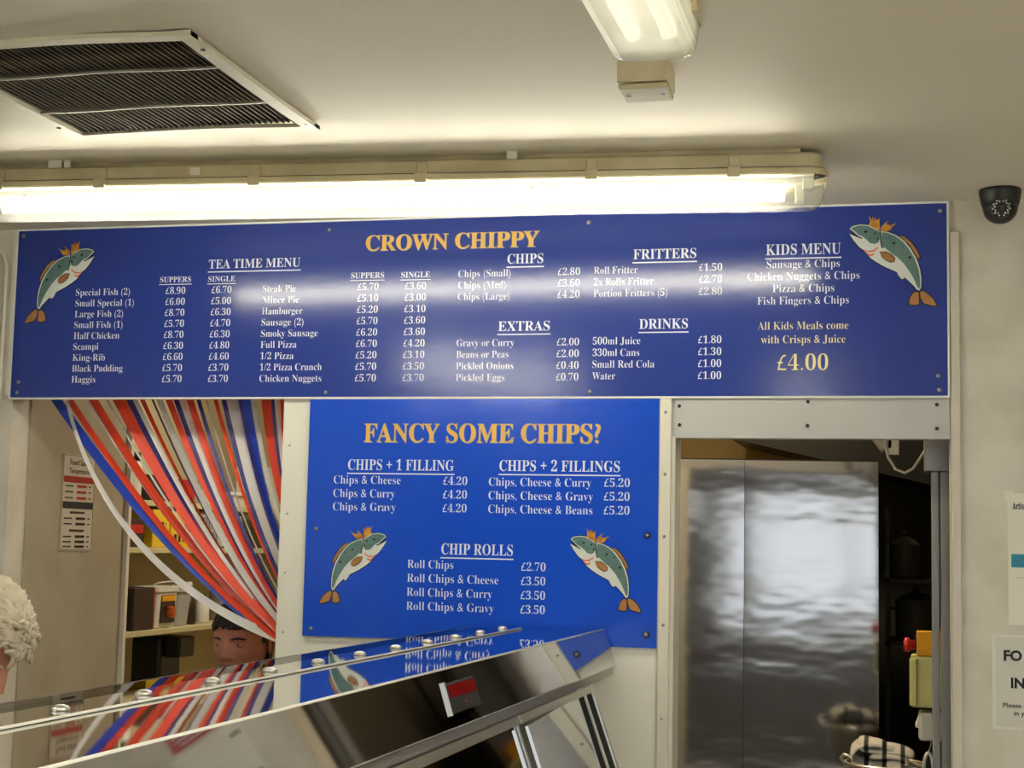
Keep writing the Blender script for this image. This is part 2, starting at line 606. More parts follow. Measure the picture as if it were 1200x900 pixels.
def title(parent, t, x, z, w, cap):
    words = t.split(' ')
    lo = -1.0
    for k in range(len(words)):         # each word of the title is a part of its own
        hi = max(v[0] for v in text_mesh(' '.join(words[:k + 1]), True, 0.0)[0]) + .08
        b = lettering('title_word', t, x + .001, z - .002, w + .003, cap + .001, on_board(.0004), 'print_cream', parent, offset=.006, xr=(lo, hi))
        lettering('word_face', t, x, z, w, cap, on_board(.0009), 'print_gold', b, offset=-.008, xr=(lo, hi))
        lo = hi


def items(parent, rows, x, z0, dz, cap=.018, m='print_white', name='item_lettering'):
    for k, (t, w) in enumerate(rows):
        lettering(name, t, x, z0 - dz * k, w, cap, P_ON, m, parent)


def prices(parent, s, x, z0, dz, w=.056, cap=.018):
    items(parent, [('£' + p, w) for p in s.split()], x, z0, dz, cap, name='price_lettering')


DZ = .0293
title(bd, 'CROWN CHIPPY', -1.338, 2.346, .453, .039)
heading(bd, 'TEA TIME MENU', -1.772, 2.308, .256, .0235)
for x in (-1.910, -1.375):
    heading(bd, 'SUPPERS', x, 2.274, .089, .0145, gap=.005, th=.002)
for x in (-1.772, -1.240):
    heading(bd, 'SINGLE', x, 2.273, .0765, .0145, gap=.005, th=.002)
items(bd, [('Special Fish (2)', .159), ('Small Special (1)', .172), ('Large Fish (2)', .142), ('Small Fish (1)', .142), ('Half Chicken', .134),
           ('Scampi', .074), ('King-Rib', .095), ('Black Pudding', .148), ('Haggis', .070)], -2.155, 2.2425, DZ)
prices(bd, '8.90 6.00 8.70 5.70 8.70 6.30 6.60 5.70 5.70', -1.892, 2.2425, DZ)
prices(bd, '6.70 5.00 6.30 4.70 6.30 4.80 4.60 3.70 3.70', -1.761, 2.2425, DZ)
items(bd, [('Steak Pie', .092), ('Mince Pie', .101), ('Hamburger', .112), ('Sausage (2)', .116), ('Smoky Sausage', .156), ('Full Pizza', .099),
           ('1/2 Pizza', .092), ('1/2 Pizza Crunch', .170), ('Chicken Nuggets', .170)], -1.617, 2.2425, DZ)
prices(bd, '5.70 5.10 5.20 5.70 6.20 6.70 5.20 5.70 5.70', -1.356, 2.2425, DZ)
prices(bd, '3.60 3.00 3.10 3.60 3.60 4.20 3.10 3.50 3.70', -1.229, 2.2425, DZ)
heading(bd, 'CHIPS', -.962, 2.303, .092, .024)
items(bd, [('Chips (Small)', .136), ('Chips (Med)', .124), ('Chips (Large)', .134)], -1.089, 2.271, DZ)
prices(bd, '2.80 3.60 4.20', -.832, 2.271, .0287)
heading(bd, 'EXTRAS', -.982, 2.133, .132, .024)
items(bd, [('Gravy or Curry', .149), ('Beans or Peas', .135), ('Pickled Onions', .148), ('Pickled Eggs', .126)], -1.089, 2.095, .029)
prices(bd, '2.00 2.00 0.40 0.70', -.8315, 2.095, .029)
heading(bd, 'FRITTERS', -.643, 2.307, .155, .024)
items(bd, [('Roll Fritter', .109), ('2x Rolls Fritter', .149), ('Portion Fritters (5)', .183)], -.741, 2.272, .0287)
prices(bd, '1.50 2.70 2.80', -.481, 2.274, .0295)
heading(bd, 'DRINKS', -.626, 2.134, .119, .024)
items(bd, [('500ml Juice', .118), ('330ml Cans', .116), ('Small Red Cola', .153), ('Water', .057)], -.741, 2.0965, .0288)
prices(bd, '1.80 1.30 1.00 1.00', -.4815, 2.097, .029)
heading(bd, 'KIDS MENU', -.320, 2.309, .176, .026)
for k, (t, x, w) in enumerate((('Sausage & Chips', -.318, .172), ('Chicken Nuggets & Chips', -.364, .264), ('Pizza & Chips', -.304, .145),
                               ('Fish Fingers & Chips', -.340, .215))):
    lettering('item_lettering', t, x, 2.277 - .0294 * k, w, .019, P_ON, 'print_white', bd)
lettering('item_lettering', 'All Kids Meals come', -.339, 2.128, .213, .019, P_ON, 'print_pale', bd)
lettering('item_lettering', 'with Crisps & Juice', -.331, 2.095, .198, .019, P_ON, 'print_pale', bd)
lettering('price_lettering', '£4.00', -.292, 2.030, .119, .038, P_ON, 'print_pale', bd)

lp = root('menu_board', (-1.025, YB, 1.364), 'lower blue menu board headed FANCY SOME CHIPS on the white partition', 'menu board', 'blue menu boards')
MB().box(-1.475, -.574, YB, -.0015, 1.364, 1.9625).build('panel', 'blue2', lp)
MB().box(-1.4765, -.5725, YB + .002, -.002, 1.3625, 1.964).build('edge_trim', 'white_edge', lp)
screws(lp, [(-1.447, 1.632), (-1.453, 1.382)])
for z in (1.632, 1.396):
    x = -.600
    w_ = MB().lathe([(.003, .001), (.0065, .0018), (.0085, .0005), (.0085, -.001)], 16, frame_rot((x, YB - .001, z), 0, radians(90))).build('screw_cup', 'navy_in', lp, smooth=True)
    MB().lathe([(.0001, .0035), (.003, .0032), (.0048, .0018), (.005, 0)], 12, frame_rot((x, YB - .001, z), 0, radians(90))).build('screw', 'screw', w_, smooth=True)
title(lp, 'FANCY SOME CHIPS?', -1.327, 1.855, .606, .046)
heading(lp, 'CHIPS + 1 FILLING', -1.367, 1.783, .279, .0265)
heading(lp, 'CHIPS + 2 FILLINGS', -.971, 1.784, .302, .0265)
heading(lp, 'CHIP ROLLS', -1.115, 1.576, .183, .0265)
items(lp, [('Chips & Cheese', .178), ('Chips & Curry', .164), ('Chips & Gravy', .167)], -1.404, 1.748, .034, .0205)
prices(lp, '4.20 4.20 4.20', -1.1145, 1.748, .034, .062, .020)
items(lp, [('Chips, Cheese & Curry', .258), ('Chips, Cheese & Gravy', .263), ('Chips, Cheese & Beans', .262)], -.997, 1.747, .0335, .0205)
prices(lp, '5.20 5.20 5.20', -.707, 1.748, .0335, .063, .020)
items(lp, [('Roll Chips', .119), ('Roll Chips & Cheese', .235), ('Roll Chips & Curry', .220), ('Roll Chips & Gravy', .225)], -1.202, 1.540, .0345, .0205)
prices(lp, '2.70 3.50 3.50 3.50', -.910, 1.540, .0345, .061, .020)

# fish wearing a crown, drawn nose to the left
F_BODY = [(118, 175), (145, 152), (210, 140), (285, 147), (335, 172), (390, 203), (455, 210), (530, 240), (600, 292), (660, 362), (708, 445), (738, 530),
          (750, 615), (748, 690), (733, 720), (713, 714), (688, 682), (645, 640), (590, 592), (520, 550), (430, 510), (350, 465), (300, 430),
          (255, 375), (200, 332), (150, 272), (113, 215), (165, 240), (212, 262), (190, 235), (150, 200)]
F_HEAD = [(130, 173), (150, 159), (210, 148), (280, 154), (335, 182), (384, 207), (388, 260), (375, 298), (345, 313), (300, 304), (265, 270), (235, 246), (198, 232), (160, 196)]
F_BACK = [(404, 213), (455, 219), (525, 249), (590, 299), (648, 369), (695, 451), (725, 535), (738, 615), (738, 688), (728, 704), (715, 690), (690, 630),
          (650, 560), (600, 490), (540, 430), (470, 380), (430, 345), (410, 352), (398, 290)]
F_DORSAL = [(550, 250), (600, 252), (660, 300), (710, 370), (738, 430), (733, 450), (715, 440), (690, 395), (650, 335), (600, 285)]
F_PECT = [(390, 382), (440, 385), (490, 410), (517, 440), (510, 465), (480, 470), (440, 450), (410, 425)]
F_TAIL = [[(690, 730), (660, 760), (640, 815), (650, 838), (700, 842), (728, 835), (730, 790), (725, 735)],
          [(735, 735), (745, 790), (770, 830), (830, 845), (870, 855), (878, 840), (850, 790), (800, 745), (760, 722)]]
F_VENT = [(535, 562), (560, 600), (580, 620), (605, 612), (590, 588)]
F_GILL = [(225, 350), (280, 370), (330, 362), (375, 333), (368, 355), (322, 382), (270, 382)]
F_PINK = [(262, 384), (300, 400), (345, 392), (315, 420), (285, 414)]
F_CROWN = [[(290, 152), (300, 112), (286, 64), (318, 104), (324, 70), (336, 106), (350, 74), (358, 112), (382, 90), (384, 140), (386, 196), (335, 176)],
           [(392, 202), (398, 168), (425, 140), (466, 108), (446, 146), (484, 156), (538, 132), (505, 165), (476, 198), (430, 208)]]
F_SPOT = [(260, 205, 11), (345, 222, 9), (370, 268, 9), (510, 310, 11), (650, 435, 11), (300, 265, 5), (470, 258, 5), (590, 340, 6), (718, 590, 5)]


def grow(poly, d):
    n = len(poly)
    area = sum(poly[i][0] * poly[(i + 1) % n][1] - poly[(i + 1) % n][0] * poly[i][1] for i in range(n))
    sg = 1 if area > 0 else -1
    out = []
    for i in range(n):
        a, b, c = Vector(poly[i - 1]), Vector(poly[i]), Vector(poly[(i + 1) % n])
        n1 = Vector((b - a).yx).normalized()
        n2 = Vector((c - b).yx).normalized()
        t = Vector((n1.x, -n1.y)) + Vector((n2.x, -n2.y))
        t = t.normalized() if t.length > 1e-6 else Vector((n1.x, -n1.y))
        out.append((b.x + sg * d * t.x, b.y + sg * d * t.y))
    return out


def fish(parent, tip, tail, face_left, yb=YB):
    """tip: mouth position, tail: tail tip, in metres on the board"""
    sx = (tail[0] - tip[0]) / (878 - 118)
    sz = (tip[1] - tail[1]) / (840 - 172)

    def fn(dy):
        return lambda u, v: (tip[0] + (u - 118) * sx, yb - dy, tip[1] - (v - 172) * sz)
    o = MB()
    for p in [F_BODY, F_DORSAL, F_VENT] + F_TAIL:
        o.flat(grow(p, 7), fn(.0004))
    e = o.build('fish_emblem', 'print_black', parent)
    MB().flat(F_BODY, fn(.0010)).build('belly', 'f_white', e)
    MB().flat(F_HEAD, fn(.0014)).build('head', 'f_green', e)
    MB().flat(F_BACK, fn(.0014)).build('back', 'f_green', e)
    MB().flat(grow(F_PECT, 7), fn(.0014)).build('fin_outline', 'print_black', e)
    MB().flat(F_PECT, fn(.0018)).build('fin', 'f_brown', e)
    MB().flat(F_DORSAL, fn(.0008)).build('fin', 'f_brown', e)
    MB().flat(F_VENT, fn(.0008)).build('fin', 'f_white', e)
    for p in F_TAIL:
        MB().flat(p, fn(.0010)).build('tail', 'f_brown', e)
    MB().flat(F_GILL, fn(.0014)).flat(F_PINK, fn(.0014)).build('gill', 'f_pink', e)
    for p in F_CROWN:
        MB().flat(p, fn(.0018)).build('crown', 'f_gold', e)
    for u, v, r in F_SPOT:
        MB().flat([(u + r * cos(a * pi / 4), v + r * sin(a * pi / 4)) for a in range(8)], fn(.0018)).build('spot', 'print_black', e)
    MB().flat([(385, 205), (395, 205), (400, 290), (408, 350), (400, 345), (390, 290)], fn(.0019)).build('gill_line', 'print_black', e)
    MB().flat([(118, 190), (150, 206), (195, 243), (235, 258), (228, 266), (190, 252), (146, 216)], fn(.0019)).build('mouth', 'print_black', e)


fish(bd, (-.123, 2.369), (.075, 2.183), True)
fish(bd, (-2.106, 2.362), (-2.303, 2.174), False)
fish(lp, (-1.259, 1.617), (-1.431, 1.449), False)
fish(lp, (-.788, 1.620), (-.613, 1.451), True)

# ------------------------------------------------------------------ batten with the long tube
BA = math.atan(.0775)
BC = (-1.105, -.592)
BM = Matrix.Translation((BC[0], BC[1], 0)) @ Matrix.Rotation(BA, 4, 'Z')
HL = .958
ba = root('batten_light', (BC[0], BC[1], CZ), 'long lit fluorescent batten with clear cover in front of the menu board', 'light')


def rounded_loop(hl, hw, rad, n=6):
    pts = []
    for cx, cy, a0 in ((hl - rad, hw - rad, 0), (-hl + rad, hw - rad, 90), (-hl + rad, -hw + rad, 180), (hl - rad, -hw + rad, 270)):
        for k in range(n + 1):
            a = radians(a0 + 90 * k / n)
            pts.append((cx + rad * cos(a), cy + rad * sin(a)))
    return pts


def shell(levels, M, name, m, parent, close_top=True, close_bot=True):
    """levels: (z, half length, half width, corner radius) from top to bottom"""
    mb = MB()
    vs, fs = [], []
    n = 0
    for z, hl, hw, rad in levels:
        lp_ = rounded_loop(hl, hw, rad)
        n = len(lp_)
        vs += [M @ Vector((x, y, z)) for x, y in lp_]
    for i in range(len(levels) - 1):
        fs += [(i * n + k, i * n + (k + 1) % n, (i + 1) * n + (k + 1) % n, (i + 1) * n + k) for k in range(n)]
    if close_top:
        fs.append(tuple(range(n)))
    if close_bot:
        fs.append(tuple(range((len(levels) - 1) * n, len(levels) * n)))
    return mb.add(vs, fs).build(name, m, parent)


shell([(2.420, HL - .018, .040, .03), (2.414, HL - .012, .047, .034), (2.388, HL - .010, .050, .036), (2.386, HL - .010, .050, .036)], BM, 'housing', 'fit_cream', ba)
shell([(2.3865, HL - .004, .056, .04), (2.384, HL - .004, .056, .04)], BM, 'gasket', 'black_matt', ba)
shell([(2.384, HL, .061, .045), (2.381, HL + .002, .063, .047), (2.372, HL + .002, .063, .047), (2.370, HL, .060, .045)], BM, 'rim', 'fit_cream', ba, True, False)
shell([(2.371, HL - .001, .0585, .045), (2.345, HL - .005, .056, .043), (2.322, HL - .012, .050, .04), (2.312, HL - .022, .040, .034), (2.309, HL - .035, .026, .02)], BM,
      'cover', 'diffuser', ba, False, True)
MB().box(-HL + .03, HL - .03, -.046, .046, 2.371, 2.379, BM).box(-HL + .03, HL - .03, -.018, .018, 2.358, 2.371, BM).build('gear_tray', 'fit_white', ba)
MB().tube([BM @ Vector((-.875, 0, 2.3395)), BM @ Vector((.868, 0, 2.3395))], .0128, 16).build('tube', 'tube', ba, smooth=True)
for s in (-1, 1):
    x = -.875 if s < 0 else .868
    MB().tube([BM @ Vector((x, 0, 2.3395)), BM @ Vector((x + s * .022, 0, 2.3395))], .0135, 16).build('tube_cap', 'tubecap', ba)
    MB().box(min(x + s * .022, x + s * .04), max(x + s * .022, x + s * .04), -.016, .016, 2.322, 2.372, BM).build('lamp_holder', 'fit_white', ba, bevel=.003)
MB().box(.905, .928, -.03, .012, 2.345, 2.371, BM).build('terminal_block', 'fit_white', ba, bevel=.002)
# toggle clips along both long sides
cl = None
for x in (-.86, -.62, -.265, .105, .47, .765):
    for s in (-1, 1):
        y0, y1 = (-.0665, -.060) if s < 0 else (.060, .0665)
        o = MB().box(x - .013, x + .013, y0, y1, 2.364, 2.386, BM)
        ya, yb = (-.0545, -.049) if s < 0 else (.049, .0545)
        o.box(x - .011, x + .011, ya, yb, 2.384, 2.412, BM)
        o.build('clip', 'fit_cream', ba, bevel=.0015)
for x, w in ((-.73, .03), (-.70, .014), (.30, .022)):
    MB().box(x - w / 2, x + w / 2, -.058, -.05, 2.414, 2.43, BM).build('bracket', 'fit_white', ba)
MB().box(-.415, -.393, -.0515, -.049, 2.393, 2.41, BM).build('rating_label', 'paper', ba)
# dead insects and dust lying inside the cover
for x, y, a in ((-.80, -.05, .7), (-.555, -.051, .8), (-.40, -.052, .8), (-.235, -.052, .7), (.045, -.052, .8), (.345, -.051, .6), (.62, -.05, 0), (.38, -.05, .2)):
    p = BM @ Vector((x, y, 2.352))
    MB().tube([p + Vector((-.006 * cos(a), 0, .006 * sin(a))), p, p + Vector((.006 * cos(a), 0, -.007 * sin(a)))], [.0008, .0017, .0008], 5).build('dirt_speck', 'dark_label', ba)
MB().box(-.9, .9, -.03, .03, 2.42, 2.43, BM).build('mounting_rail', 'fit_cream', ba)

# ------------------------------------------------------------------ second ceiling fitting
LX0, LX1, LY0, LY1 = -.433, -.300, -2.62, -1.445
lx, ly = (LX0 + LX1) / 2, (LY0 + LY1) / 2
L2M = Matrix.Translation((lx, ly, 0)) @ Matrix.Rotation(pi / 2, 4, 'Z')
l2 = root('ceiling_light', (lx, ly, CZ), 'ceiling light with ribbed prismatic cover, cut off by the top of the picture', 'light', 'ribbed ceiling lights')
HL2, HW2 = (LY1 - LY0) / 2, (LX1 - LX0) / 2
shell([(2.43, HL2 - .012, HW2 - .006, .02), (2.402, HL2 - .008, HW2 - .002, .024), (2.400, HL2 - .008, HW2 - .002, .024)], L2M, 'housing', 'fit_cream', l2)
shell([(2.402, HL2 + .001, HW2 + .006, .03), (2.393, HL2 + .002, HW2 + .007, .03), (2.391, HL2, HW2 + .004, .03)], L2M, 'rim', 'fit_cream', l2, True, False)
shell([(2.393, HL2, HW2 + .002, .03), (2.362, HL2 - .003, HW2 - .001, .03), (2.347, HL2 - .008, HW2 - .006, .028), (2.342, HL2 - .018, HW2 - .018, .02)], L2M, 'cover', 'prismatic', l2, False, True)
MB().box(lx - .05, lx + .05, LY0 + .02, LY1 - .02, 2.390, 2.399).build('gear_tray', 'fit_white', l2)
for s in (-1, 1):
    MB().tube([(lx + s * .028, LY0 + .05, 2.372), (lx + s * .028, LY1 - .065, 2.372)], .0125, 12).build('tube', 'tube2', l2, smooth=True)
    MB().box(lx + s * .028 - .013, lx + s * .028 + .013, LY1 - .065, LY1 - .035, 2.358, 2.391).build('lamp_holder', 'fit_white', l2, bevel=.002)
for y in (-1.56, -1.95, -2.35):
    for x0, x1 in ((LX0 - .012, LX0 - .003), (LX1 + .003, LX1 + .012)):
        MB().box(x0, x1, y - .016, y + .016, 2.378, 2.404).box(x0, x1, y - .005, y + .05, 2.398, 2.402).build('clip', 'fit_cream', l2, bevel=.001)



def copy_tree(o, parent=None):
    c = o.copy()
    COL.objects.link(c)
    c.parent = parent
    for ch in list(o.children):
        copy_tree(ch, c)
    return c


# further fittings of the same kind over the customer side and the staff side, mirrored in the glossy boards; the right-hand pair is unseen fill light, added
for (x, y, rz, lab) in ((-.47, -3.75, 0, 'ceiling light farther back over the customers, mirrored beside the kids menu'),
                        (-1.8, -2.95, .5, 'ceiling light over the staff side of the counter, mirrored near the extras'),
                        (1.2, -2.9, 0, 'added fill light near the right side wall of the shop'),
                        (1.2, -4.9, 0, 'added fill light near the shop window on the right')):
    c = copy_tree(l2)
    c.location = (x, y, CZ)
    c.rotation_euler = (0, 0, rz)
    c['label'] = lab
    for ch in c.children:
        if ch.name.startswith('tube'):
            ch.data = ch.data.copy()
            ch.data.materials[0] = MT['tube4' if x > 1 else 'tube3']
jb = root('junction_box', (-.43, -1.155, CZ), 'small cream junction box on the ceiling beside the ribbed light', 'junction box')
MB().box(-.474, -.386, -1.20, -1.112, 2.392, 2.43).build('body', 'fit_cream', jb, bevel=.002)
MB().box(-.472, -.388, -1.198, -1.114, 2.380, 2.390).build('lid', 'fit_cream', jb, bevel=.003)
for x, y in ((-.460, -1.155), (-.400, -1.158)):
    MB().lathe([(.0001, 0), (.004, 0), (.004, .002)], 10, Matrix.Translation((x, y, 2.379))).build('screw', 'screw', jb)

# ------------------------------------------------------------------ ceiling air grille
gx0, gx1, gy0, gy1 = -1.66, -1.127, -1.495, -.905
gr = root('air_grille', ((gx0 + gx1) / 2, (gy0 + gy1) / 2, CZ), 'dusty slatted air grille with white frame set in the ceiling', 'air vent')
fw_ = .027


def strip(name, pts, w, axis, z0, th, m):
    """flat frame bar following points with a little sag"""
    mb = MB()
    for a, b in zip(pts[:-1], pts[1:]):
        if axis == 'x':
            v = [(a[0], a[1] - w / 2, a[2]), (a[0], a[1] + w / 2, a[2]), (b[0], b[1] + w / 2, b[2]), (b[0], b[1] - w / 2, b[2])]
        else:
            v = [(a[0] - w / 2, a[1], a[2]), (a[0] + w / 2, a[1], a[2]), (b[0] + w / 2, b[1], b[2]), (b[0] - w / 2, b[1], b[2])]
        v += [(x, y, z + th) for x, y, z in v]
        mb.add(v, [(0, 1, 2, 3), (4, 7, 6, 5), (0, 4, 5, 1), (1, 5, 6, 2), (2, 6, 7, 3), (3, 7, 4, 0)])
    return mb.build(name, m, gr)


def sag(x, y):
    return .0025 * sin((x - gx0) * 9) + .002 * sin(y * 7)


N = 8
for y in (gy0 + fw_ / 2, gy1 - fw_ / 2):
    strip('frame_bar', [(gx0 + (gx1 - gx0) * i / N, y + .004 * sin(i * .9), CZ - .011 + sag(gx0 + (gx1 - gx0) * i / N, y)) for i in range(N + 1)], fw_, 'x', 0, .008, 'grille_frame')
for x in (gx0 + fw_ / 2, gx1 - fw_ / 2):
    strip('frame_bar', [(x, gy0 + (gy1 - gy0) * i / N, CZ - .0115 + sag(x, gy0 + (gy1 - gy0) * i / N)) for i in range(N + 1)], fw_, 'y', 0, .0085, 'grille_frame')
for y in (-1.315, -1.095):
    strip('cross_bar', [(gx0 + .02 + (gx1 - gx0 - .04) * i / N, y + .005 * sin(i * 1.1), CZ - .0105) for i in range(N + 1)], .006, 'x', 0, .004, 'grille_bar')
ns = 40
sl = None
for i in range(ns):
    x = gx0 + fw_ + (gx1 - gx0 - 2 * fw_) * (i + .5) / ns
    if sl is None:
        sl = MB().box(-.0009, .0009, gy0 + fw_ - .004, gy1 - fw_ + .004, -.008, .008, frame_rot((x, 0, CZ + .003), 0, 0, radians(-16))).build('slat', 'grille', gr)
        x00 = x
    else:
        copy_part(sl, x - x00, 0, random.uniform(-.001, .001)).rotation_euler = (0, 0, random.uniform(-.004, .004))
for x, y in ((gx0 + .012, -1.0), (gx1 - .012, -1.42), (gx1 - .012, -.95), (gx0 + .012, -1.42)):
    MB().lathe([(.0001, 0), (.004, 0), (.005, .003)], 10, Matrix.Translation((x, y, CZ - .015))).build('screw', 'dark_label', gr)
mb = MB()
mb.box(hx0 - .012, hx0 - .001, hy0, hy1, CZ + .121, CZ + .3).box(hx1 + .001, hx1 + .012, hy0, hy1, CZ + .121, CZ + .3)
mb.box(hx0, hx1, hy0 - .012, hy0, CZ + .121, CZ + .3).box(hx0, hx1, hy1, hy1 + .012, CZ + .121, CZ + .3).box(hx0, hx1, hy0, hy1, CZ + .29, CZ + .3)
mb.box(hx0 - .0, hx1, hy0, hy1, CZ + .03, CZ + .034)
mb.build('duct', 'duct', gr)

# ------------------------------------------------------------------ security camera
cc = root('security_camera', (.215, -.105, CZ), 'black dome security camera with ring of white dots under the ceiling', 'camera')
MB().lathe([(.046, 0), (.047, -.006), (.0455, -.016), (.043, -.03), (.039, -.042)], 32, Matrix.Translation((.215, -.105, CZ))).build('base', 'cctv', cc, smooth=True)
MB().ball((.215, -.105, CZ - .042), (.0385, .0385, .037), 28, 18).build('dome', 'cctv', cc, smooth=True)
dv = Vector((0, -.92, -.10)).normalized()
dc = Vector((.2155, -.105, CZ - .045)) + dv * .0375
ea = Vector((1, 0, 0))
eb = dv.cross(ea).normalized()
DM = Matrix((ea, eb, dv)).transposed().to_4x4()
DM.translation = dc
lens = MB().lathe([(.0235, -.012), (.0235, .001), (.021, .003), (.009, .003), (.008, 0), (.0001, 0)], 28, DM).build('lens_plate', 'black', cc)
led = None
for k in range(22):
    if k in (5, 16):
        continue
    a = 2 * pi * (k + .5) / 22
    rd = .0185 if k % 2 else .0145
    p = DM @ Vector((rd * cos(a), rd * sin(a), .0035))
    if led is None:
        led = MB().ball(p, .0020, 8, 6).build('led', 'led', lens, smooth=True)
        p00 = p
    else:
        copy_part(led, *(p - p00))

# ------------------------------------------------------------------ frying range / counter
YE, YN = -.03, -3.3
rg = root('frying_range', (-.85, -1.7, 0), 'mirror-polished steel frying range counter running toward the viewer', 'counter')
ZT = 1.405
MB().box(-.955, -.7, YN, YE, ZT - .012, ZT).build('top_panel', 'steel_top', rg)
MB().box(-1.022, -.957, YN, YE - .05, ZT - .006, ZT - .001).build('glass_shelf', 'glass', rg)
MB().box(-1.0235, -1.0225, YN, YE - .05, ZT - .006, ZT - .0005).build('glass_edge', 'steel_edge', rg)
MB().box(-.951, -.881, YN, YE - .1, ZT + .0002, ZT + .0022).build('clamp_strip', 'steel', rg)
MB().tube([(-.879, YN, ZT + .0022), (-.879, YE - .1, ZT + .0022)], .0018, 8).build('strip_edge', 'glint_edge', rg, smooth=True)
fa = [(-.7000, 1.4045), (-.6955, 1.4055), (-.6690, 1.3215), (-.700, 1.318), (-.72, 1.33)]
MB().prism(fa, lambda u, v, t: (u, t, v), YN, YE).build('fascia', 'steel', rg)
MB().tube([(-.6985, YN, 1.4062), (-.6985, YE, 1.4062)], .0022, 8).build('top_edge', 'glint_edge', rg, smooth=True)
MB().tube([(-.6700, YN, 1.3205), (-.6700, YE, 1.3205)], .0016, 8).build('bottom_edge', 'steel_edge', rg, smooth=True)
bo = None
for k in range(15):
    y = -.18 - .2 * k
    if bo is None:
        bo = MB().lathe([(.011, 0), (.011, .0025), (.009, .005), (.005, .0065), (.0001, .007)], 16, Matrix.Translation((-.912, y, ZT + .0022))).build('dome_nut', 'steel_edge', rg, smooth=True)
    else:
        copy_part(bo, 0, -.2 * k, 0)
# temperature display on the fascia
dtl = Vector((-.6955 + .6690, 0, 1.4055 - 1.3215)).normalized()
dn = Vector((dtl.z, 0, -dtl.x))
FM = Matrix((Vector((0, 1, 0)), dtl, dn)).transposed().to_4x4()
FM.translation = Vector((-.6690, -1.345, 1.3215))
ds = MB().box(-.085, .085, .020, .068, 0, .004, FM).build('display', 'black', rg, bevel=.002)
MB().box(-.076, .078, .044, .064, .0041, .0046, FM).build('screen', 'red_lcd', ds)
MB().box(-.0875, -.0855, .018, .070, 0, .0045, FM).build('side_trim', 'steel_edge', ds)
MB().ball(FM @ Vector((.0, .032, .0045)), .0022, 8, 6).build('indicator', 'redsign', ds)


def door_x(z):
    return -.672 + .355 * (1.312 - z)


def slanted(y0, y1, z0, z1, d0, d1, skew=0.0):
    """slab following the door slope, offset outward from d0 to d1"""
    n = Vector((1, 0, .355)).normalized()
    vs = []
    for d in (d0, d1):
        for y in (y0, y1):
            for z in (z0, z1):
                vs.append(Vector((door_x(z) - skew * (y - (y0 + y1) / 2), y, z)) + n * d)
    return MB().add(vs, [(0, 1, 3, 2), (4, 6, 7, 5), (0, 4, 5, 1), (2, 3, 7, 6), (0, 2, 6, 4), (1, 5, 7, 3)])


MB().box(-.955, -.70, YN + .02, -.34, 0, 1.385).build('body', 'steel_brushed', rg)
MB().box(-.72, -.672, YN, -.05, 1.302, 1.3175).build('rail', 'steel_brushed', rg)
dd = [-.35, -1.05, -1.78, -2.5, -3.2]
for a, b in zip(dd[:-1], dd[1:]):
    d_ = slanted(b + .016, a - .016, .93, 1.285, -.006, 0, .05 if a == dd[0] else 0).build('door', 'steel', rg)
    slanted(b + .016, a - .016, 1.286, 1.300, -.004, .006).build('handle', 'steel_edge', d_)
for y in dd:
    slanted(y - .011, y + .007, .93, 1.300, -.012, .003).build('post', 'steel_edge', rg)
    slanted(y - .0158, y - .0112, .93, 1.300, -.012, -.001).build('seal', 'black_matt', rg)
MB().box(-.70, -.53, YN, -.34, .86, .92).build('ledge', 'steel_brushed', rg)
MB().box(-.70, -.62, YN, -.34, 0, .86).build('front_panel', 'steel_brushed', rg)

# ------------------------------------------------------------------ ribbon curtain
cu = root('ribbon_curtain', (-1.95, .12, 2.06), 'red, white and blue ribbon curtain tied back in the left doorway', 'curtain')
MB().tube([(-2.32, .12, 2.06), (-1.52, .12, 2.06)], .008, 10).build('rail', 'white_plastic', cu)
RIB = [(60, 'blue', .028), (75, 'red', .020), (90, 'white', .020), (97, 'white', .014), (104, 'red', .026), (121, 'white', .006), (137, 'red', .032), (148, 'navy', .018),
       (156, 'white', .013), (163, 'red', .017), (175, 'navy', .006), (185, 'white', .021), (196, 'red', .018), (204, 'navy', .016), (211, 'white', .018), (221, 'red', .019),
       (233, 'navy', .011), (243, 'white', .008), (253, 'red', .011), (262, 'navy', .013), (272, 'white', .034), (283, 'navy', .014), (290, 'blue', .026), (299, 'white', .014),
       (311, 'red', .030), (320, 'navy', .010), (326, 'white', .012), (333, 'red', .012)]
rnd = random.Random(3)
TIE = [(0, 1.347), (.5, 1.381), (.66, 1.425), (.84, 1.53), (.92, 1.64), (1.01, 1.70)]
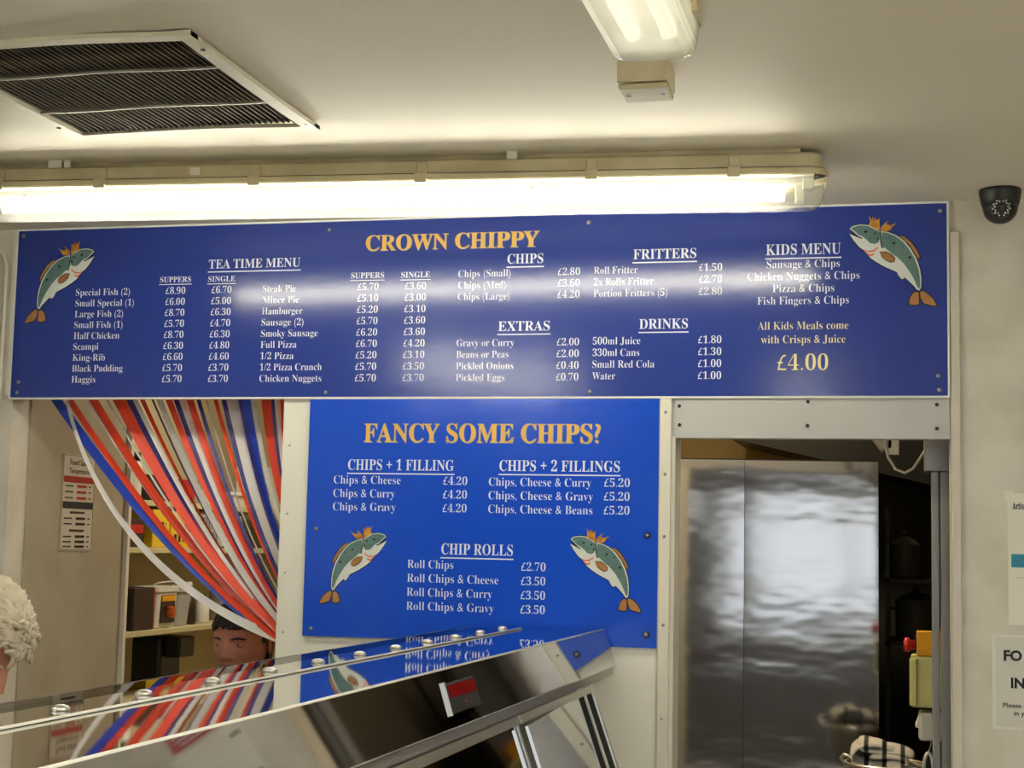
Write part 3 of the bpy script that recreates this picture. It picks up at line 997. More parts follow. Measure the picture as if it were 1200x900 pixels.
for i, (px, c, w) in enumerate(RIB):
    u = (px - 60) / 273
    for (ua, za), (ub, zb) in zip(TIE[:-1], TIE[1:]):
        if ua <= u <= ub:
            ze = za + (zb - za) * (u - ua) / (ub - ua)
    xt = -2.285 + .685 * u
    y_ = .12 + rnd.uniform(-.012, .012)
    P3 = Vector((-1.555, .125 + .02 * rnd.random(), ze - .03))
    slope = (P3.x - xt) / (1.971 - P3.z)
    P0 = Vector((xt - .05 * slope, y_, 2.06))
    k = 1 - .6 * u
    P1 = P0.lerp(P3, .33) + Vector((-.035 * k, 0, -.035 * k))
    P2 = P0.lerp(P3, .67) + Vector((-.055 * k, -.01 * (i % 3), -.075 * k))
    if i == 2:      # the outermost white ribbon hangs lowest
        P1 = Vector((-2.185, .10, 1.72)); P2 = Vector((-1.93, .10, 1.44)); P3.z = 1.334; w = .024
    n = 26
    pts = []
    for k in range(n + 1):
        t = k / n
        pts.append((1 - t) ** 3 * P0 + 3 * (1 - t) ** 2 * t * P1 + 3 * (1 - t) * t * t * P2 + t ** 3 * P3)
    # tail hanging behind the partition below the tie
    for k in range(1, 7):
        pts.append(P3 + Vector((.008 + .012 * u, .0, -.09 * k)))
    tw0 = rnd.uniform(-.5, .5)
    tw1 = tw0 + rnd.uniform(-.9, .9)
    vs = []
    for k, p in enumerate(pts):
        t = min(k / n, 1)
        tg = (pts[min(k + 1, len(pts) - 1)] - pts[max(k - 1, 0)]).normalized()
        sd = tg.cross(Vector((0, 1, 0))).normalized()
        a = tw0 + (tw1 - tw0) * t + .25 * sin(3 * t + i)
        d = sd * cos(a) + Vector((0, 1, 0)) * sin(a)
        hw = w / 2 * ((.3 + .75 * t) if i == 2 else (1 - .25 * t))
        vs += [p - d * hw, p + Vector((0, .0012, 0)), p + d * hw]
    fs = []
    for k in range(len(pts) - 1):
        fs += [(3 * k, 3 * k + 1, 3 * k + 4, 3 * k + 3), (3 * k + 1, 3 * k + 2, 3 * k + 5, 3 * k + 4)]
    MB().add(vs, fs).build('ribbon', 'r_' + c, cu, smooth=True)
MB().lathe([(.03, -.006), (.032, 0), (.03, .006)], 16, Matrix.Translation((-1.538, .135, 1.325))).build('tie_band', 'r_white', cu)

# ------------------------------------------------------------------ temperature poster on the passage wall
po = root('temperature_poster', (XP, .36, 1.70), 'white food safety temperatures chart on the passage wall', 'poster')


def on_pass(dx):
    return lambda u, v: (XP + dx, u, v)


MB().box(XP + .0005, XP + .0025, .268, .452, 1.558, 1.836).build('sheet', 'paper_dim', po)
mb = MB()
for a in ((.270, .450, 1.832, 1.8335), (.270, .450, 1.561, 1.5625), (.270, .2715, 1.5625, 1.832), (.4485, .450, 1.5625, 1.832)):
    mb.box(XP + .0026, XP + .003, *a)
mb.build('border', 'brown_box', po)
PP = on_pass(.003)
lettering('lettering', 'Food Safety', .306, 1.806, .118, .016, PP, 'print_black', po, serif=False, offset=0.004)
lettering('lettering', 'Temperatures', .303, 1.782, .124, .014, PP, 'print_black', po, serif=False, offset=0.006)
MB().box(XP + .0026, XP + .0034, .276, .446, 1.755, 1.773).build('red_band', 'redsign', po)
MB().box(XP + .0026, XP + .0034, .276, .446, 1.680, 1.700).build('navy_band', 'navy_in', po)
for z, m in ((1.745, 'redsign'), (1.728, 'redsign'), (1.711, 'redsign'), (1.652, 'black_matt'), (1.636, 'black_matt'), (1.600, 'black_matt'), (1.585, 'black_matt'), (1.571, 'black_matt')):
    MB().box(XP + .0026, XP + .0034, .352, .405, z - .0035, z + .0035).build('value_bar', m, po)
    MB().box(XP + .0026, XP + .0034, .284, .330, z - .0018, z + .0018).box(XP + .0026, XP + .0034, .420, .432, z - .0018, z + .0018).build('text_line', 'brown_box', po)
for z in (1.669, 1.617):
    MB().box(XP + .0026, XP + .0034, .318, .400, z - .003, z + .003).build('text_line', 'brown_box', po)

# ------------------------------------------------------------------ storeroom shelves and goods
XS = -2.335
sh = root('storage_shelves', (-2.48, 1.35, 0), 'cream storeroom shelving seen behind the ribbons', 'shelf')
for z, nm in ((1.290, 'shelf_board'), (1.552, 'shelf_board'), (1.702, 'shelf_board'), (.9, 'shelf_board'), (.45, 'shelf_board')):
    MB().box(-2.63, XS, .70, 2.2, z, z + .018).build(nm, 'shelf', sh, bevel=.002)
for y in (.70, 2.185):
    MB().box(-2.63, -2.61, y, y + .015, 0, 1.95).build('upright', 'shelf', sh)


def carton(name, x0, x1, y0, y1, z0, z1, m, label, cat, group=None, lab=None, flap=True):
    o = root(name, ((x0 + x1) / 2, (y0 + y1) / 2, z0), label, cat, group)
    MB().box(x0, x1, y0, y1, z0, z1).build('body', m, o, bevel=.003)
    if lab:
        lm, a, b, c, d = lab
        MB().box(x1, x1 + .0012, y0 + (y1 - y0) * a, y0 + (y1 - y0) * b, z0 + (z1 - z0) * c, z0 + (z1 - z0) * d).build('label_patch', lm, o)
    if flap:
        MB().box(x0 + .002, x1 - .002, (y0 + y1) / 2 - .002, (y0 + y1) / 2 + .002, z1, z1 + .001).build('seam', 'print_black', o)
    return o


Z3, Z2, Z1 = 1.308, 1.570, 1.720
# bottom shelf
tin = root('green_tin', (-2.40, .76, Z3), 'dark green tin at the near end of the lowest shelf', 'tin')
MB().lathe([(.03, 0), (.031, .004), (.03, .008), (.03, .12), (.031, .125), (.028, .13)], 20, Matrix.Translation((-2.40, .735, Z3))).build('body', 'pot', tin, smooth=True)
MB().lathe([(.0305, .03), (.0305, .09)], 20, Matrix.Translation((-2.40, .735, Z3))).build('wrap', mat('green_wrap', (40, 70, 50), .4), tin, smooth=True)
c1 = carton('brown_carton', -2.44, -2.345, .77, .905, Z3, Z3 + .135, 'brown_box', 'dark brown carton with red end on the lowest shelf', 'box')
MB().box(-2.4395, -2.3455, .9055, .910, Z3 + .002, Z3 + .134).build('red_end', 'red_plastic', c1)


def tub(name, cx, cy, z, r0, r1, h, m, lidm, label, cat, sq=True):
    o = root(name, (cx, cy, z), label, cat)
    Mx = Matrix.Translation((cx, cy, z))
    if sq:
        shell([(h, r1[0], r1[1], .02), (0.004, r0[0], r0[1], .016), (0, r0[0] - .004, r0[1] - .004, .014)], Mx, 'body', m, o)
        shell([(h + .012, r1[0] - .004, r1[1] - .004, .02), (h + .010, r1[0] + .004, r1[1] + .004, .022), (h - .006, r1[0] + .004, r1[1] + .004, .022)], Mx, 'lid', lidm, o)
    return o


tb = tub('sauce_tub', -2.405, 1.0, Z3, (.055, .072), (.062, .082), .125, 'white_plastic', 'white_plastic', 'white lidded tub with brown and yellow label on the lowest shelf', 'tub')
MB().box(-2.3475, -2.343, .955, 1.055, Z3 + .018, Z3 + .108).build('label_patch', 'dark_label', tb)
MB().box(-2.3432, -2.3415, .958, 1.052, Z3 + .088, Z3 + .106).build('label_band', 'amber', tb)
MB().lathe([(.017, 0), (.018, .012), (.016, .034), (.0001, .034)], 14, frame_rot((-2.342, 1.012, Z3 + .036), 0, 0, radians(8))).build('picture', 'orange_print', tb)
MB().tube([(-2.40, .918, Z3 + .12), (-2.345, .93, Z3 + .148), (-2.335, 1.0, Z3 + .152), (-2.345, 1.07, Z3 + .148), (-2.40, 1.082, Z3 + .12)], .0025, 6).build('handle', 'white_plastic', tb, smooth=True)
tub('plastic_tub', -2.41, 1.155, Z3, (.045, .05), (.055, .062), .12, 'grey_plastic', 'grey_plastic', 'grey translucent tub beside the labelled white tub', 'tub')
bt = root('spray_bottle', (-2.40, 1.27, Z3), 'small white bottle at the far end of the lowest shelf', 'bottle')
MB().lathe([(.028, 0), (.03, .01), (.03, .07), (.02, .09), (.012, .1), (.012, .115)], 18, Matrix.Translation((-2.40, 1.27, Z3))).build('body', 'dark_label', bt, smooth=True)
MB().lathe([(.014, .115), (.014, .14), (.01, .145)], 14, Matrix.Translation((-2.40, 1.27, Z3))).build('cap', 'white_plastic', bt, smooth=True)
bt2 = root('white_bottle', (-2.38, 1.34, Z3), 'squat white bottle next to the dark bottle with white cap', 'bottle')
MB().lathe([(.026, 0), (.027, .01), (.027, .06), (.016, .078), (.012, .084)], 18, Matrix.Translation((-2.38, 1.34, Z3))).build('body', 'white_plastic', bt2, smooth=True)
MB().lathe([(.014, .084), (.014, .1), (.01, .102)], 14, Matrix.Translation((-2.38, 1.34, Z3))).build('cap', 'black', bt2, smooth=True)
rt = root('red_tray', (-2.50, .95, Z3), 'dull red tray standing at the back of the lowest shelf', 'tray')
MB().box(-2.56, -2.545, .85, 1.05, Z3, Z3 + .2).build('base', 'red_plastic', rt, bevel=.004)
MB().box(-2.545, -2.53, .85, 1.05, Z3 + .19, Z3 + .2).box(-2.545, -2.53, .85, 1.05, Z3, Z3 + .01).build('rim', 'red_plastic', rt)
jg = root('plastic_jug', (-2.42, 1.62, Z3), 'grey plastic jug behind the far ribbons', 'jug')
MB().lathe([(.05, 0), (.055, .01), (.06, .2), (.064, .21), (.06, .21), (.052, .02)], 24, Matrix.Translation((-2.42, 1.62, Z3))).build('body', 'grey_plastic', jg, smooth=True)
MB().tube([(-2.36, 1.62, Z3 + .18), (-2.31, 1.62, Z3 + .16), (-2.31, 1.62, Z3 + .08), (-2.365, 1.62, Z3 + .05)], .008, 8).build('handle', 'grey_plastic', jg, smooth=True)
# middle shelf
ca = carton('brown_packet', -2.43, -2.35, .72, .83, Z2, Z2 + .09, 'brown_box', 'small reddish brown packet at the near end of the middle shelf', 'box', lab=('red_plastic', .1, .9, .5, .8))
ya = carton('yellow_carton', -2.44, -2.34, .865, .985, Z2, Z2 + .122, 'yellow', 'bright yellow carton with black scribble on the middle shelf', 'box', 'yellow cartons on the middle shelf')
MB().tube([(-2.338, .90, Z2 + .07), (-2.338, .93, Z2 + .082), (-2.338, .935, Z2 + .06), (-2.338, .955, Z2 + .078)], .003, 5).tube(
    [(-2.338, .905, Z2 + .05), (-2.338, .94, Z2 + .056), (-2.338, .955, Z2 + .045)], .003, 5).build('scribble', 'print_black', ya)
yb = carton('yellow_carton', -2.43, -2.34, .995, 1.175, Z2, Z2 + .118, 'yellow', 'yellow carton with orange patch to the right of the scribbled carton', 'box', 'yellow cartons on the middle shelf', lab=('orange_print', .55, .9, .45, .8))
for k in range(3):
    MB().box(-2.3398, -2.338, 1.02 + .03 * k, 1.035 + .03 * k, Z2 + .02, Z2 + .045).build('print_mark', 'print_black', yb)


def basket(name, x0, x1, y0, y1, z0, h, label, m='white_plastic'):
    o = root(name, ((x0 + x1) / 2, (y0 + y1) / 2, z0), label, 'basket', 'slotted baskets on the middle shelf')
    MB().box(x0, x1, y0, y1, z0, z0 + .006).box(x0, x0 + .004, y0, y1, z0, z0 + h).box(x0, x1, y0, y0 + .004, z0, z0 + h).box(x0, x1, y1 - .004, y1, z0, z0 + h).build('tray', m, o)
    MB().box(x1 - .006, x1, y0, y1, z0 + h * .48, z0 + h * .56).box(x1 - .006, x1, y0, y1, z0 + h * .92, z0 + h).box(x1 - .006, x1, y0, y1, z0, z0 + h * .1).build('rail', m, o)
    n = 8
    for k in range(n + 1):
        y = y0 + (y1 - y0) * k / n
        MB().box(x1 - .005, x1 - .001, y - .005, y + .005, z0, z0 + h).build('slat', m, o)
    MB().box(x0 + .01, x1 - .02, y0 + .01, y1 - .01, z0 + .006, z0 + h * .8).build('contents', 'black_matt', o)
    return o


basket('slotted_basket', -2.46, -2.34, 1.20, 1.36, Z2, .115, 'grey slotted basket beside the yellow cartons', 'grey_plastic')
basket('slotted_basket', -2.46, -2.34, 1.38, 1.56, Z2, .115, 'white slotted basket farther along the middle shelf')
# top shelf
wt = root('white_tray', (-2.42, 1.46, Z1), 'flat white tray on the top shelf behind the ribbons', 'tray')
shell([(.045, .06, .19, .02), (0, .052, .18, .02)], Matrix.Translation((-2.41, 1.46, Z1)), 'body', 'white_plastic', wt)
shell([(.051, .062, .192, .02), (.046, .066, .196, .02), (.040, .066, .196, .02)], Matrix.Translation((-2.41, 1.46, Z1)), 'rim', 'white_plastic', wt)
rb = root('red_basket', (-2.41, 1.12, Z1), 'red plastic basket on the top shelf', 'basket')
shell([(.075, .055, .09, .02), (.0, .045, .08, .02)], Matrix.Translation((-2.40, 1.12, Z1)), 'body', 'red_plastic', rb)
shell([(.078, .058, .093, .02), (.070, .058, .093, .02)], Matrix.Translation((-2.40, 1.12, Z1)), 'rim', 'red_plastic', rb)
wj = root('white_jar', (-2.40, .83, Z1), 'pale jar with dark lid on the near end of the top shelf', 'jar')
MB().lathe([(.04, 0), (.042, .01), (.042, .11), (.034, .125)], 20, Matrix.Translation((-2.40, .80, Z1))).build('body', 'white_plastic', wj, smooth=True)
MB().lathe([(.037, .125), (.037, .15), (.033, .152)], 20, Matrix.Translation((-2.40, .80, Z1))).build('lid', 'black', wj, smooth=True)
db = carton('dark_carton', -2.45, -2.36, .875, .985, Z1, Z1 + .085, 'brown_box', 'dark carton between the pale jar and the red basket', 'box')
wc = carton('white_carton', -2.45, -2.36, 1.75, 1.95, Z1, Z1 + .16, 'white_plastic', 'white carton at the far end of the top shelf', 'box', lab=('grey_plastic', .2, .6, .3, .6))
# dark equipment below the lowest shelf
eq = root('coffee_machine', (-2.44, 1.2, .918), 'dark appliance standing under the lowest shelf', 'appliance')
MB().box(-2.54, -2.36, 1.12, 1.32, .918, 1.04).build('base', 'black', eq, bevel=.01)
MB().box(-2.54, -2.43, 1.14, 1.30, 1.04, 1.27).build('tower', 'black', eq, bevel=.012)
MB().box(-2.43, -2.37, 1.16, 1.28, 1.20, 1.27).build('spout', 'black', eq, bevel=.008)


# ------------------------------------------------------------------ people
def g2(x, z, cx, cz, sx, sz):
    return exp(-((x - cx) / sx) ** 2 - ((z - cz) / sz) ** 2)


def head_point(th, ph):
    """th from the top, ph around; the face looks along -y"""
    d = Vector((sin(th) * sin(ph), -sin(th) * cos(ph), cos(th)))
    x, y, z = d.x * .076, d.y * .096, d.z * .118
    if z < 0:
        k = (-d.z) ** 1.2
        x *= 1 - .30 * k
        if y > 0:
            y *= 1 - .35 * k
        else:
            y *= 1 - .06 * k
    if d.y < 0.2:
        front = min(1, max(0, (.25 - d.y) * 1.6))
        h = 0
        h += .025 * exp(-(x / .0110) ** 2) * max(0, min(1, (.020 - z) / .046)) * (1 / (1 + exp((-.036 - z) * 500)))
        for s in (-1, 1):
            h += .008 * g2(x, z, s * .0125, -.030, .008, .008)
            h -= .010 * g2(x, z, s * .031, .003, .018, .011)
            h += .004 * g2(x, z, s * .030, .023, .022, .008)
            h += .005 * g2(x, z, s * .042, -.026, .020, .018)
        h += .005 * g2(x, z, 0, -.055, .018, .006) + .006 * g2(x, z, 0, -.068, .017, .006) - .004 * g2(x, z, 0, -.0615, .022, .0028)
        h += .006 * g2(x, z, 0, -.098, .018, .014)
        y -= h * front
    return Vector((x, y, z))


def head_geo(n=112, m=90):
    vs = [head_point(pi * i / m, 2 * pi * k / n) for i in range(m + 1) for k in range(n)]
    fs = [(i * n + k, i * n + (k + 1) % n, (i + 1) * n + (k + 1) % n, (i + 1) * n + k) for i in range(m) for k in range(n)]
    return vs, fs


def skin_mesh(joints, edges, sub=2):
    """joints: {name: (pos, radius)}; grown with a Skin modifier into one surface"""
    names = list(joints)
    me = bpy.data.meshes.new('skeleton')
    me.from_pydata([joints[n][0] for n in names], [(names.index(a), names.index(b)) for a, b in edges], [])
    o = bpy.data.objects.new('skeleton', me)
    COL.objects.link(o)
    o.modifiers.new('skin', 'SKIN')
    for i, n in enumerate(names):
        r = joints[n][1]
        me.skin_vertices[0].data[i].radius = r if isinstance(r, tuple) else (r, r)
    me.skin_vertices[0].data[0].use_root = True
    s = o.modifiers.new('sub', 'SUBSURF')
    s.levels = s.render_levels = sub
    dg = bpy.context.evaluated_depsgraph_get()
    dg.update()
    e = bpy.data.meshes.new_from_object(o.evaluated_get(dg))
    vs = [Vector(v.co) for v in e.vertices]
    fs = [tuple(p.vertices) for p in e.polygons]
    bpy.data.objects.remove(o)
    bpy.data.meshes.remove(me)
    bpy.data.meshes.remove(e)
    return vs, fs


def person(label, group, base, HM, skin, hairm, shirt, J, hair_fn):
    """base: feet position; HM: head matrix; J: joints in world space"""
    o = root('person', base, label, 'person', group)
    hv, hf = head_geo()
    mb = MB()
    mb.add([HM @ v for v in hv], hf)
    lips = [i for i, f in enumerate(hf) if all(abs(hv[q].x) < .022 and -.074 < hv[q].z < -.051 and hv[q].y < -.05 for q in f)]
    for i in lips:
        mb.m[i] = 1
    # ears
    for s in (-1, 1):
        mb.ball(HM @ Vector((s * .078, .012, -.004)), (.007, .018, .031), 14, 10, HM.to_3x3().to_4x4() @ Matrix.Rotation(s * .35, 4, 'Z'))
        mb.tube([HM @ Vector((s * .083, .012 + .017 * cos(a), -.004 + .03 * sin(a))) for a in [-1.2, -.6, 0, .6, 1.2, 1.8, 2.4]], .0035, 6)
    E = []
    for s in 'LR':
        E += [('chest', 'sh' + s), ('sh' + s, 'el' + s), ('el' + s, 'wr' + s), ('wr' + s, 'pa' + s), ('hip', 'hp' + s), ('hp' + s, 'kn' + s), ('kn' + s, 'an' + s), ('an' + s, 'to' + s)]
    E += [('hip', 'waist'), ('waist', 'chest'), ('chest', 'neck'), ('neck', 'skull')]
    E = [e for e in E if e[0] in J and e[1] in J]
    for s in 'LR':
        pa = Vector(J['pa' + s][0])
        d = (pa - Vector(J['wr' + s][0])).normalized()
        sd = d.cross(Vector((0, 0, 1))).normalized() * (1 if s == 'L' else -1)
        for k in range(4):
            f0 = pa + d * .035 + sd * (.024 - .016 * k)
            ln = (.030, .034, .031, .024)[k]
            f1 = f0 + d * ln + Vector((0, 0, -.006))
            f2 = f1 + d * ln * .7 + Vector((0, 0, -.014))
            for q, pt, rd in (('a', f0, .010), ('b', f1, .0085), ('c', f2, .0075)):
                J['f%s%d%s' % (s, k, q)] = (pt, rd)
            E += [('pa' + s, 'f%s%da' % (s, k)), ('f%s%da' % (s, k), 'f%s%db' % (s, k)), ('f%s%db' % (s, k), 'f%s%dc' % (s, k))]
        t0 = pa - d * .02 + sd * .034
        t1 = t0 + d * .03 + sd * .016
        J['t%sa' % s] = (t0, .011)
        J['t%sb' % s] = (t1, .0095)
        J['t%sc' % s] = (t1 + d * .022, .008)
        E += [('pa' + s, 't%sa' % s), ('t%sa' % s, 't%sb' % s), ('t%sb' % s, 't%sc' % s)]
    bv, bf = skin_mesh({**{'hip': J['hip']}, **J}, E)
    mb.add(bv, bf)
    mb.build('body', [skin, 'lip'], o, smooth=True)
    # clothes
    up = ['waist', 'hip', 'chest', 'shL', 'shR', 'elL', 'elR']
    sj = {k: (J[k][0], tuple(r * 1.2 + .014 for r in (J[k][1] if isinstance(J[k][1], tuple) else (J[k][1],) * 2))) for k in ['hip', 'waist', 'chest', 'shL', 'shR', 'elL', 'elR']}
    sj['collar'] = (Vector(J['chest'][0]).lerp(Vector(J['neck'][0]), .72), (.092, .085))
    v, f = skin_mesh(sj, [('chest', 'collar'), ('hip', 'waist'), ('waist', 'chest'), ('chest', 'shL'), ('chest', 'shR'), ('shL', 'elL'), ('shR', 'elR')])
    MB().add(v, f).build('shirt', shirt, o, smooth=True)
    tj = {k: (J[k][0], tuple(r * 1.12 + .004 for r in (J[k][1] if isinstance(J[k][1], tuple) else (J[k][1],) * 2))) for k in ['hip', 'hpL', 'hpR', 'knL', 'knR', 'anL', 'anR']}
    v, f = skin_mesh(tj, [('hip', 'hpL'), ('hip', 'hpR'), ('hpL', 'knL'), ('hpR', 'knR'), ('knL', 'anL'), ('knR', 'anR')])
    MB().add(v, f).build('trousers', 'trouser', o, smooth=True)
    for s in 'LR':
        a, t = Vector(J['an' + s][0]), Vector(J['to' + s][0])
        d = (t - a); d.z = 0
        Ms = Matrix.Translation((a.x + d.x * .5, a.y + d.y * .5, 0)) @ Matrix.Rotation(math.atan2(d.y, d.x), 4, 'Z')
        shell([(.10, .06, .042, .03), (.06, .11, .046, .04), (.02, .135, .05, .045), (0, .135, .05, .045)], Ms, 'shoe', 'black', o)
    # eyes, brows
    for s in (-1, 1):
        c = Vector((s * .031, -.0728, .003))
        ey = MB().ball(HM @ c, .0120, 16, 12).build('eye', 'eye_white', o, smooth=True)
        MB().ball(HM @ (c + Vector((0, -.0072, -.001))), (.0058, .0058, .0058), 12, 8).build('iris', 'iris', ey, smooth=True)
        lid = MB()
        for z0, z1, sg in ((.0010, .0125, 1), (-.0024, -.0125, -1)):
            vs = []
            nn, mm = 12, 5
            for i in range(mm + 1):
                zz = z0 + (z1 - z0) * i / mm
                for k in range(nn + 1):
                    a = pi * (k / nn)
                    r = sqrt(max(0, .0130 ** 2 - zz * zz))
                    zc = zz - sg * .0045 * abs(cos(a)) ** 2 * (1 - i / mm)
                    r = sqrt(max(1e-8, .0130 ** 2 - zc * zc))
                    vs.append(HM @ (c + Vector((r * cos(a), -r * sin(a), zc))))
            lid.add(vs, [(i * (nn + 1) + k, i * (nn + 1) + k + 1, (i + 1) * (nn + 1) + k + 1, (i + 1) * (nn + 1) + k) for i in range(mm) for k in range(nn)])
        lid.build('eyelid', skin, ey, smooth=True)
        MB().tube([HM @ Vector((s * (.014 + .009 * k), -.0935 + .0015 * k * k, .017 + .0035 * sin(k * .9))) for k in range(5)], [.0022, .0034, .0036, .003, .0015], 6).build('eyebrow', hairm, o, smooth=True)
    hair_fn(o, HM)
    return o


def hair_cap(o, HM, m, keep, thick=1.10, jag=.006, locks=0, seed=1, lock_len=.05, lock_r=.006, back=False):
    n, mm = 90, 60
    rn = random.Random(seed)
    jit = [rn.uniform(-jag, jag) for _ in range(n)]
    vs, ok = [], []
    for i in range(mm + 1):
        for k in range(n):
            th, ph = pi * i / mm, 2 * pi * k / n
            p = head_point(th, ph)
            d = Vector((sin(th) * sin(ph), -sin(th) * cos(ph), cos(th)))
            q = Vector((d.x * .076, d.y * .096, d.z * .118)) * thick
            q *= 1 + .014 * sin(ph * 17 + 3 * sin(th * 5)) + .01 * sin(ph * 31)
            vs.append(HM @ q)
            ok.append(keep(p, d, jit[k]))
    fs = []
    for i in range(mm):
        for k in range(n):
            f = (i * n + k, i * n + (k + 1) % n, (i + 1) * n + (k + 1) % n, (i + 1) * n + k)
            if all(ok[q] for q in f):
                fs.append(f)
    mb = MB().add(vs, fs)
    for _ in range(locks):
        th, ph = rn.uniform(.05, 1.9), rn.uniform(0, 2 * pi)
        p = head_point(th, ph)
        d = Vector((sin(th) * sin(ph), -sin(th) * cos(ph), cos(th)))
        if not keep(p, d, 0):
            continue
        a = Vector((d.x * .076, d.y * .096, d.z * .118)) * (thick + .01)
        dn_ = Vector((d.x * .5, d.y * .4 - .35, -.55)) + Vector((rn.uniform(-.5, .5), rn.uniform(-.5, .5), rn.uniform(-.3, .4)))
        if back:
            fl = sin(ph * 5 + 2 * sin(th * 4)) * .5
            dn_ = Vector((d.x * .5 + fl + rn.uniform(-.18, .18), .6 + .3 * sin(th * 7 + ph) + rn.uniform(-.15, .15), -.3 + .3 * cos(ph * 4) + rn.uniform(-.15, .15)))
            if d.y < -.3 and p.z < .085:
                dn_ = Vector((fl * 1.4 + rn.uniform(-.3, .3), rn.uniform(-.3, .3), rn.uniform(-.25, .4)))
        dn_ = (dn_ - d * dn_.dot(d) * .9).normalized()
        ln = lock_len * rn.uniform(.5, 1.2)
        mb.tube([HM @ (a - d * .004), HM @ (a + dn_ * ln * .35 + d * .012), HM @ (a + dn_ * ln * .75 + d * .012), HM @ (a + dn_ * ln + d * rn.uniform(-.004, .014))],
                [lock_r * .6, lock_r, lock_r * .7, .0005], 4)
    h = mb.build('hair', m, o, smooth=True)
    s = h.modifiers.new('thick', 'SOLIDIFY')
    s.thickness = .006
    s.offset = -1
    return h


# the person in the doorway behind the ribbons
hc = Vector((-1.785, .33, 1.322))
HW = Matrix.Translation(hc) @ Matrix.Rotation(radians(-4), 4, 'Z') @ Matrix.Rotation(radians(6), 4, 'X')
wx, wy = -1.76, .40
JW = {
    'hip': ((wx, wy + .02, .78), (.15, .11)), 'waist': ((wx, wy + .02, .92), (.135, .10)), 'chest': ((wx, wy + .01, 1.08), (.15, .10)),
    'neck': ((wx, wy - .02, 1.17), .052), 'skull': ((wx - .015, .345, 1.27), .055),
    'shL': ((wx - .17, wy + .02, 1.09), .052), 'elL': ((wx - .21, wy, .86), .04), 'wrL': ((wx - .19, wy - .12, .70), .028), 'paL': ((wx - .18, wy - .19, .68), (.036, .016)),
    'shR': ((wx + .17, wy + .02, 1.09), .052), 'elR': ((wx + .21, wy, .86), .04), 'wrR': ((wx + .19, wy - .12, .70), .028), 'paR': ((wx + .18, wy - .19, .68), (.036, .016)),
    'hpL': ((wx - .085, wy + .02, .70), .085), 'knL': ((wx - .09, wy, .40), .06), 'anL': ((wx - .09, wy + .03, .08), .04), 'toL': ((wx - .10, wy - .13, .035), .03),
    'hpR': ((wx + .085, wy + .02, .70), .085), 'knR': ((wx + .09, wy, .40), .06), 'anR': ((wx + .09, wy + .03, .08), .04), 'toR': ((wx + .10, wy - .13, .035), .03),
}


def keep_w(p, d, j):
    if d.y < -.25:
        return p.z > .044 + j + .25 * abs(p.x) * (-.6)
    if d.y < .1:
        return p.z > -.005 + j
    return p.z > -.085


person('person with short black hair looking out from behind the ribbons', None, (wx, wy, 0), HW, 'skin_w', 'hair_black', 'shirt_dark', JW,
       lambda o, H: hair_cap(o, H, 'hair_black', keep_w, 1.085, .003, 0, 4))

# the person bending behind the counter, facing the customers
mc = Vector((-1.785, -1.0, 1.384))
HMm = Matrix.Translation(mc) @ Matrix.Rotation(radians(90), 4, 'Z') @ Matrix.Rotation(radians(36), 4, 'X')
mx_, my = -1.95, -1.0
JM = {
    'hip': ((mx_ - .12, my, .90), (.15, .12)), 'waist': ((mx_ - .10, my, 1.02), (.14, .115)), 'chest': ((mx_ - .03, my, 1.20), (.15, .115)),
    'neck': ((mx_ + .06, my, 1.29), .058), 'skull': ((mx_ + .14, my, 1.36), .058),
    'shL': ((mx_, my + .19, 1.21), .058), 'elL': ((mx_ + .08, my + .24, .99), .045), 'wrL': ((mx_ + .30, my + .18, .95), .03), 'paL': ((mx_ + .37, my + .16, .95), (.038, .017)),
    'shR': ((mx_, my - .19, 1.21), .058), 'elR': ((mx_ + .08, my - .24, .99), .045), 'wrR': ((mx_ + .30, my - .18, .95), .03), 'paR': ((mx_ + .37, my - .16, .95), (.038, .017)),
    'hpL': ((mx_ - .11, my + .09, .84), .09), 'knL': ((mx_ - .08, my + .1, .47), .063), 'anL': ((mx_ - .12, my + .1, .08), .042), 'toL': ((mx_ + .05, my + .11, .035), .032),
    'hpR': ((mx_ - .11, my - .09, .84), .09), 'knR': ((mx_ - .08, my - .1, .47), .063), 'anR': ((mx_ - .12, my - .1, .08), .042), 'toR': ((mx_ + .05, my - .11, .035), .032),
}


def keep_m(p, d, j):
    if d.y < -.2:
        return p.z > .058 + j
    if d.y < .15:
        return p.z > .0 + j
    return p.z > -.075


person('white-haired person bending behind the counter at the left edge', None, (mx_ - .1, my, 0), HMm, 'skin_m', 'hair_white', 'shirt_white', JM,
       lambda o, H: hair_cap(o, H, 'hair_white', keep_m, 1.05, .008, 5200, 9, .05, .0014, True))

# ------------------------------------------------------------------ kitchen beyond the doorway
fr = root('steel_fridge', (-.38, 1.12, 0), 'tall wavy stainless steel cabinet filling the kitchen doorway', 'fridge')
KM = Matrix.Translation((-.071, .85, 0)) @ Matrix.Rotation(radians(6.0), 4, 'Z')
MB().box(-.70, -.002, .022, .60, .02, 1.858, KM).build('cabinet', 'darkmetal', fr)
MB().box(-.378, 0, 0, .02, .06, 1.862, KM).build('door', 'wavysteel', fr)
MB().box(-.70, -.3795, -.002, .018, .06, 1.862, KM @ Matrix.Rotation(radians(.8), 4, 'Z')).build('door', 'wavysteel', fr)
MB().box(-.70, .001, .0, .03, 1.862, 1.866, KM).build('top_lip', 'black', fr)
MB().box(-.62, -.04, .05, .5, 0, .02, KM).build('plinth', 'black', fr)

